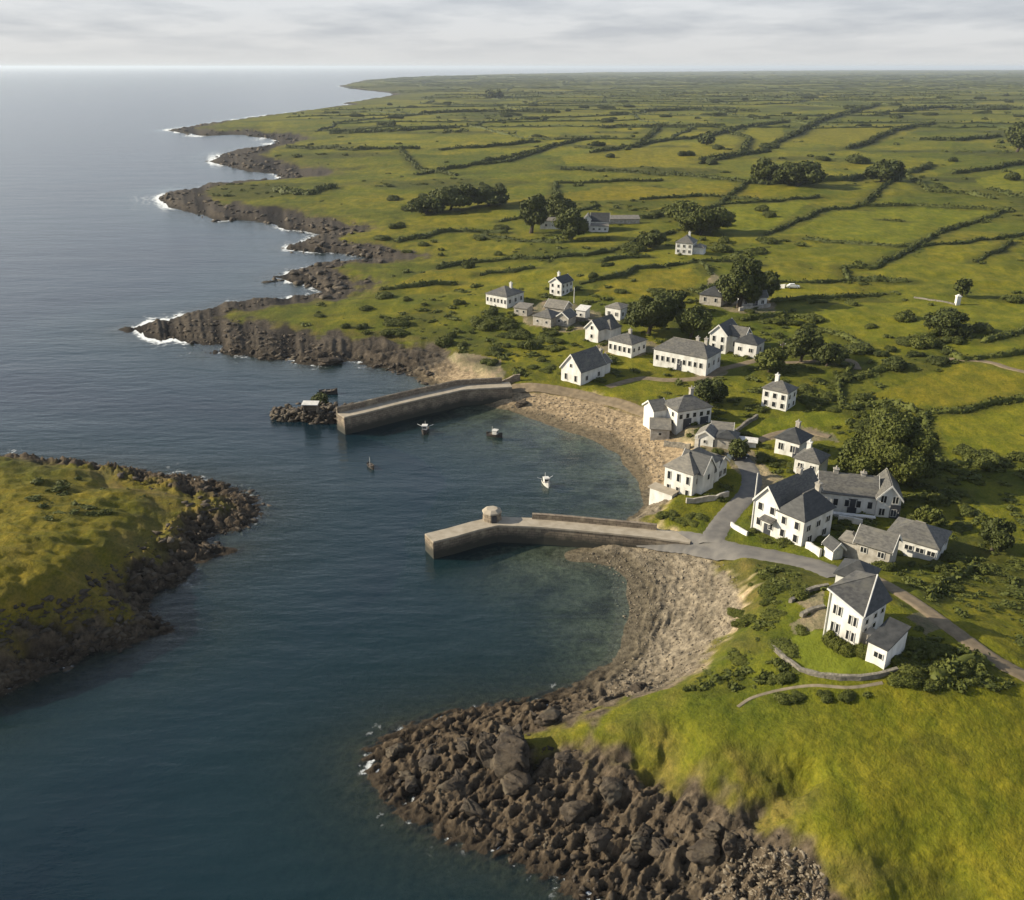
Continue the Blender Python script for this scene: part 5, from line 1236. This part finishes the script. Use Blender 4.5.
# ------------------------------------------------------------------ boats
def boat(px, py, L, rz, label, cabin=True, outrig=True, mast=1.6, white=True):
    x, y = at_z(px, py, 0); root = empty('boat', (float(x), float(y), 0), rz); tag(root, label, 'boat', 'small boats moored in the harbour')
    secs = [(-.5,.30,.0),(-.25,.40,.0),(.1,.42,.0),(.35,.28,.06),(.5,.03,.14)]; v = []; f = []
    for t, b, up in secs:
        x_ = t*L; B = b*L*.5; H = .2*L+up*L
        v += [(x_,-B,H),(x_,-B*.8,.05),(x_,0,-.18),(x_,B*.8,.05),(x_,B,H)]
    for i in range(4):
        for j in range(4): f.append((5*i+j, 5*i+j+1, 5*i+6+j, 5*i+5+j))
    f += [(0,1,2,3,4), tuple(range(24,19,-1))]
    MB().add(v, f).obj('hull', M['white'] if white else M['hull_dark'], root)
    vd = [(t*L, s*b*L*.47, .15*L+up*L*.8) for t, b, up in secs for s in (-1,1)]
    MB().add(vd, [(2*i,2*i+2,2*i+3,2*i+1) for i in range(4)]).obj('deck', M['wood'], root)
    if cabin:
        cb = MB().box(-.12*L,.16*L,-.14*L,.14*L,.14*L,.42*L).obj('cabin', M['white'], root)
        MB().box(-.15*L,.2*L,-.17*L,.17*L,.42*L,.46*L).obj('cabin_roof', M['trim'], root)
        MB().box(.162*L,.17*L,-.11*L,.11*L,.28*L,.38*L).obj('windscreen', M['glass'], cb)
    else:
        for t in (-.25,.1): MB().box(t*L-.1,t*L+.1,-.17*L,.17*L,.17*L,.2*L).obj('thwart', M['wood'], root)
    MB().bar((-.18*L,0,.1*L), (-.18*L,0,.1*L+mast), .05, .03).obj('mast', M['trim'], root)
    if outrig:
        for s in (-1,1): MB().bar((-.1*L,s*.15*L,.3*L), (-.2*L,s*.48*L,.42*L), .045).obj('outrigger', M['trim'], root)
    ad = MB().box(-.56*L,-.5*L,-.06*L,.06*L,-.1,.26*L).obj('outboard_motor', M['hull_dark'], root)
boat(546,484.5,2.7,math.radians(-75),'white cabin boat with spread booms closest to the near pier')
boat(425,432,3.0,math.radians(-95),'white and dark fishing boat moored under the far pier wall', white=False)
boat(495,436.5,2.8,math.radians(-20),'low grey open boat moored off the inner beach', cabin=True, outrig=False, white=False)
boat(371,467.5,2.2,math.radians(-60),'smallest dark dinghy alone between the pier heads', cabin=False, outrig=False, white=False, mast=1.5)
boat(329,393.5,3.4,math.radians(5),'dark open boat behind the far pier head', cabin=False, outrig=False, white=False, mast=.6)

# ------------------------------------------------------------------ cars
def car(px, py, rz, mk, label):
    g = g1(px, py); root = empty('parked_car', g, rz); tag(root, label, 'car'); root.scale = (.8,.8,.8)
    prof = [(-2.1,.35),(-2.1,.85),(-1.7,.95),(-1.1,1.42),(.35,1.45),(1.05,.95),(1.95,.82),(2.1,.55),(2.1,.35)]; n = len(prof)
    v = []
    for s in (-1, 1): v += [(x, s*(.82 if z < 1.2 else .66), z) for x, z in prof]
    MB().add(v, [tuple(range(n)), tuple(range(2*n-1, n-1, -1))]+[(k, n+k, n+(k+1) % n, (k+1) % n) for k in range(n)]).obj('body', M[mk], root)
    for s in (-1,1):
        MB().add([(-1.3,s*.80,.98),(.75,s*.80,.98),(.28,s*.70,1.36),(-1.02,s*.70,1.36)], [(0,1,2,3)]).obj('side_window', M['glass'], root)
        for x in (-1.35,1.35):
            w = MB().bar((x,s*.68,.33), (x,s*.86,.33), .33, n=14).obj('wheel', M['rubber'], root)
            MB().bar((x,s*.86,.33), (x,s*.875,.33), .18, n=10).obj('rim', M['car'], w)
        MB().box(2.0,2.12,s*.6-.15,s*.6+.15,.6,.75).obj('headlight', M['trim'], root)
    MB().add([(.43,-.62,1.44),(.43,.62,1.44),(1.06,.72,.99),(1.06,-.72,.99)], [(0,1,2,3)]).obj('windscreen', M['glass'], root)
car(793,288,math.radians(-8),'car','silver car parked in the field above the village')
car(738,458.5,math.radians(20),'car2','dark car parked at the upper end of street')

# ------------------------------------------------------------------ labels for repeats, told apart by what they stand beside
LM = [(s, camspace(p)) for s, p in HOUSES]+[('the near pier', (560,530)),('the far pier', (420,400)),('the biggest tree', (885,450)),('the stone pillar', (957,300)),
  ('the front beach', (700,620)),('the distant tree row', (800,180)),('the gravel track', (960,640)),('the nearest headland', (300,330)),('the near rocky point', (600,770)),
  ('the clump above the cliffs', (455,200)),('the large hedged field', (900,225)),('the round tree alone in field', (991,540)),('the single distant tree', (706,140)),('the upper left cliffs', (280,195)),('the far copse', (492,96)),('the dark far wood at right', (960,108)),('the far left headland', (300,130))]
ORD = ['nearest','second nearest','third nearest','fourth nearest','fifth nearest','sixth nearest','seventh nearest','eighth nearest','ninth nearest','tenth nearest','eleventh nearest','twelfth nearest','thirteenth nearest','fourteenth nearest','fifteenth nearest']
NEAR.sort(key=lambda t: -t[0].scale[0]/(t[0].location-Vector((0,0,CAMH))).length)
und = Acc()
for o, q in NEAR[285:]:
    v3, q3 = clump(br, o.location.x, o.location.y, o.location.z, *o.scale); und.add(v3, q3); bpy.data.objects.remove(o)
NEAR = NEAR[:285]
c = np.stack([br.uniform(-60, 1150, 34000), 112+788*br.random(34000)**1.25], 1)
Gu = ground(c[:, 0], c[:, 1]); du, uu_, iu = shore(Gu[:, 0], Gu[:, 1]); rdu = road_dist(Gu[:, 0], Gu[:, 1]); Du = np.hypot(Gu[:, 0], Gu[:, 1])
dens = sst(.0, .45, fbm(Gu[:, 0]/26, Gu[:, 1]/26, 66, 4)+.28*fbm(Gu[:, 0]/5, Gu[:, 1]/5, 62, 3))*np.clip(1.2-Du/600, .25, 1)
dens = np.maximum(dens, .8*sst(.10, .35, fbm(Gu[:, 0]/95, Gu[:, 1]/55, 67, 4))*sst(230, 400, Du))
hp_ = np.array([p[:2] for _, p in HOUSES]); dh = np.min(np.hypot(Gu[:, None, 0]-hp_[None, :, 0], Gu[:, None, 1]-hp_[None, :, 1]), 1)
dens = np.maximum(dens, .85*(dh < 26)*(Du < 320)*(fbm(Gu[:, 0]/7, Gu[:, 1]/7, 63, 2) > -.12)); dens *= np.where((c[:, 1] > 690) & (c[:, 0] > 600), 0, 1)
fl = [pxpoly(p) for p, _ in FIELDS]+[pxpoly(LAWN)]+[pxpoly(p) for p in YARDS]
inf = np.zeros(len(c), bool)
for P in fl: inf |= inpoly(Gu[:, 0], Gu[:, 1], P)
ok = (br.random(len(c)) < dens*.62) & (uu_ > 1.25) & (rdu > .9) & (dh > 4.6) & (~inf) & (Gu[:, 2] > 1)
for g, D_ in zip(Gu[ok], Du[ok]):
    s_ = (.30+1.15*br.random()**2.0)*(.45+D_/330); v3, q3 = clump(br, g[0], g[1], g[2]-.1*s_, s_*br.uniform(1,1.9), s_, s_*br.uniform(.4,.8)); und.add(v3, q3)
ob = mesh_quads('undergrowth', np.concatenate(und.V), np.concatenate(und.Q), M['leaf']); tag(ob, 'low scrub and bramble dotted over rough ground and hedge feet', 'undergrowth', kind='stuff')
def relabel(objs, noun, cat, group):
    b = {}
    for o, q in objs:
        s, c = min(LM, key=lambda t: (t[1][0]-q[0])**2+((t[1][1]-q[1])*1.6)**2)
        dx, dy = q[0]-c[0], q[1]-c[1]
        rel = ('right of' if dx > 0 else 'left of') if abs(dx) > abs(dy)*1.5 else ('behind' if dy < 0 else 'in front of')
        b.setdefault((rel, s), []).append((math.hypot(dx, dy), o))
    for (rel, s), L in b.items():
        L.sort(key=lambda t: t[0])
        for k, (_, o) in enumerate(L):
            tag(o, f'{noun} {rel} {s}' if len(L) == 1 else f'{ORD[min(k, 14)]} {noun} {rel} {s}', cat, group)
relabel(NEAR, 'dark green bush', 'bush', 'bushes scattered over the land')
relabel(HEDGE_OBJS, 'hedge', 'hedge', 'field hedges')
for o, y in FAR: tag(o, 'thin dark hedge line across the distant fields' if y > 1000 else 'broken dark hedge across the middle distance fields', 'hedge', 'distant hedges')

# ------------------------------------------------------------------ haze, sky, sun, camera
hz = MB().box(-60000,60000,-300,120000,-11,76).obj('haze', None); tag(hz, 'thin pale sea haze', 'haze', kind='stuff')
m = bpy.data.materials.new('haze'); m.use_nodes = True; nt = m.node_tree; nt.nodes.clear()
pv = N(nt, 'ShaderNodeVolumePrincipled'); pv.inputs['Color'].default_value = (.80,.89,1.0,1); pv.inputs['Density'].default_value = 6.5e-5; pv.inputs['Anisotropy'].default_value = .2
out = N(nt, 'ShaderNodeOutputMaterial'); nt.links.new(pv.outputs[0], out.inputs['Volume']); hz.data.materials.append(m)

W = bpy.data.worlds.new('World'); S.world = W; W.use_nodes = True; nt = W.node_tree; bg = nt.nodes['Background']
sky = N(nt, 'ShaderNodeTexSky', sky_type='NISHITA'); sky.sun_disc = False; sky.sun_elevation = SUN_EL
sd = Vector((math.cos(SUN_EL)*math.cos(SUN_AZ), math.cos(SUN_EL)*math.sin(SUN_AZ), math.sin(SUN_EL)))
sky.sun_rotation = math.atan2(sd.x, sd.y); sky.air_density = 1.0; sky.dust_density = 1.5
tc = N(nt, 'ShaderNodeTexCoord'); sx = N(nt, 'ShaderNodeSeparateXYZ'); nt.links.new(tc.outputs['Generated'], sx.inputs[0])
# a cloud deck seen in perspective: direction divided by its elevation
el = mathn(nt, 'MAXIMUM', sx.outputs['Z'], 0.0)
den = mathn(nt, 'ADD', el, .10)
cv = N(nt, 'ShaderNodeCombineXYZ'); nt.links.new(mathn(nt, 'DIVIDE', sx.outputs['X'], den), cv.inputs[0]); nt.links.new(mathn(nt, 'DIVIDE', sx.outputs['Y'], den), cv.inputs[1])
mp = N(nt, 'ShaderNodeMapping'); mp.inputs['Scale'].default_value = (.95,.75,1); nt.links.new(cv.outputs[0], mp.inputs[0])
cn = tnoise(nt, mp.outputs[0], 1.0, 6, .55)
cloudc = mixc(nt, (4.85,4.85,4.82), (3.55,3.66,3.82), ramp(nt, cn, [(.42, 0.), (.62, 1.)]))
cloudc = mixc(nt, (4.75,4.75,4.7), cloudc, ramp(nt, el, [(.0, 0.), (.035, 1.)]))
cloudc = mixc(nt, cloudc, ramp(nt, el, [(.0, (1.,1.,1.)), (.06, (1.02,1.05,1.1)), (.14, (1.16,1.27,1.42)), (.5, (.9,1.0,1.15))]), 1.0, 'MULTIPLY')
lowfac = ramp(nt, el, [(.0, .95), (.12, .9), (.38, .72), (.8, .12)])
skyc = mixc(nt, sky.outputs[0], cloudc, lowfac)
nt.links.new(skyc, bg.inputs['Color']); bg.inputs['Strength'].default_value = .09

L = bpy.data.lights.new('sun', 'SUN'); L.energy = 5.0; L.angle = math.radians(.6); L.color = (1,.90,.71)
lo = link(bpy.data.objects.new('sun', L)); lo.rotation_euler = sd.to_track_quat('Z', 'Y').to_euler(); lo.location = (0,0,70)
cam = bpy.data.cameras.new('camera'); co = link(bpy.data.objects.new('camera', cam)); co.location = (0,0,CAMH)
co.rotation_euler = (math.pi/2-TH, 0, 0); cam.sensor_fit = 'HORIZONTAL'; cam.sensor_width = 36; cam.lens = 36*F/1024; cam.clip_start = .5; cam.clip_end = 250000
S.camera = co
S.view_settings.view_transform = 'Standard'; S.view_settings.look = 'None'; S.view_settings.exposure = 0.76; S.view_settings.gamma = 1; S.view_settings.use_curve_mapping = False
S.render.engine = 'CYCLES'; S.cycles.use_denoising = True; S.cycles.max_bounces = 5; S.cycles.transparent_max_bounces = 12; S.cycles.volume_bounces = 0
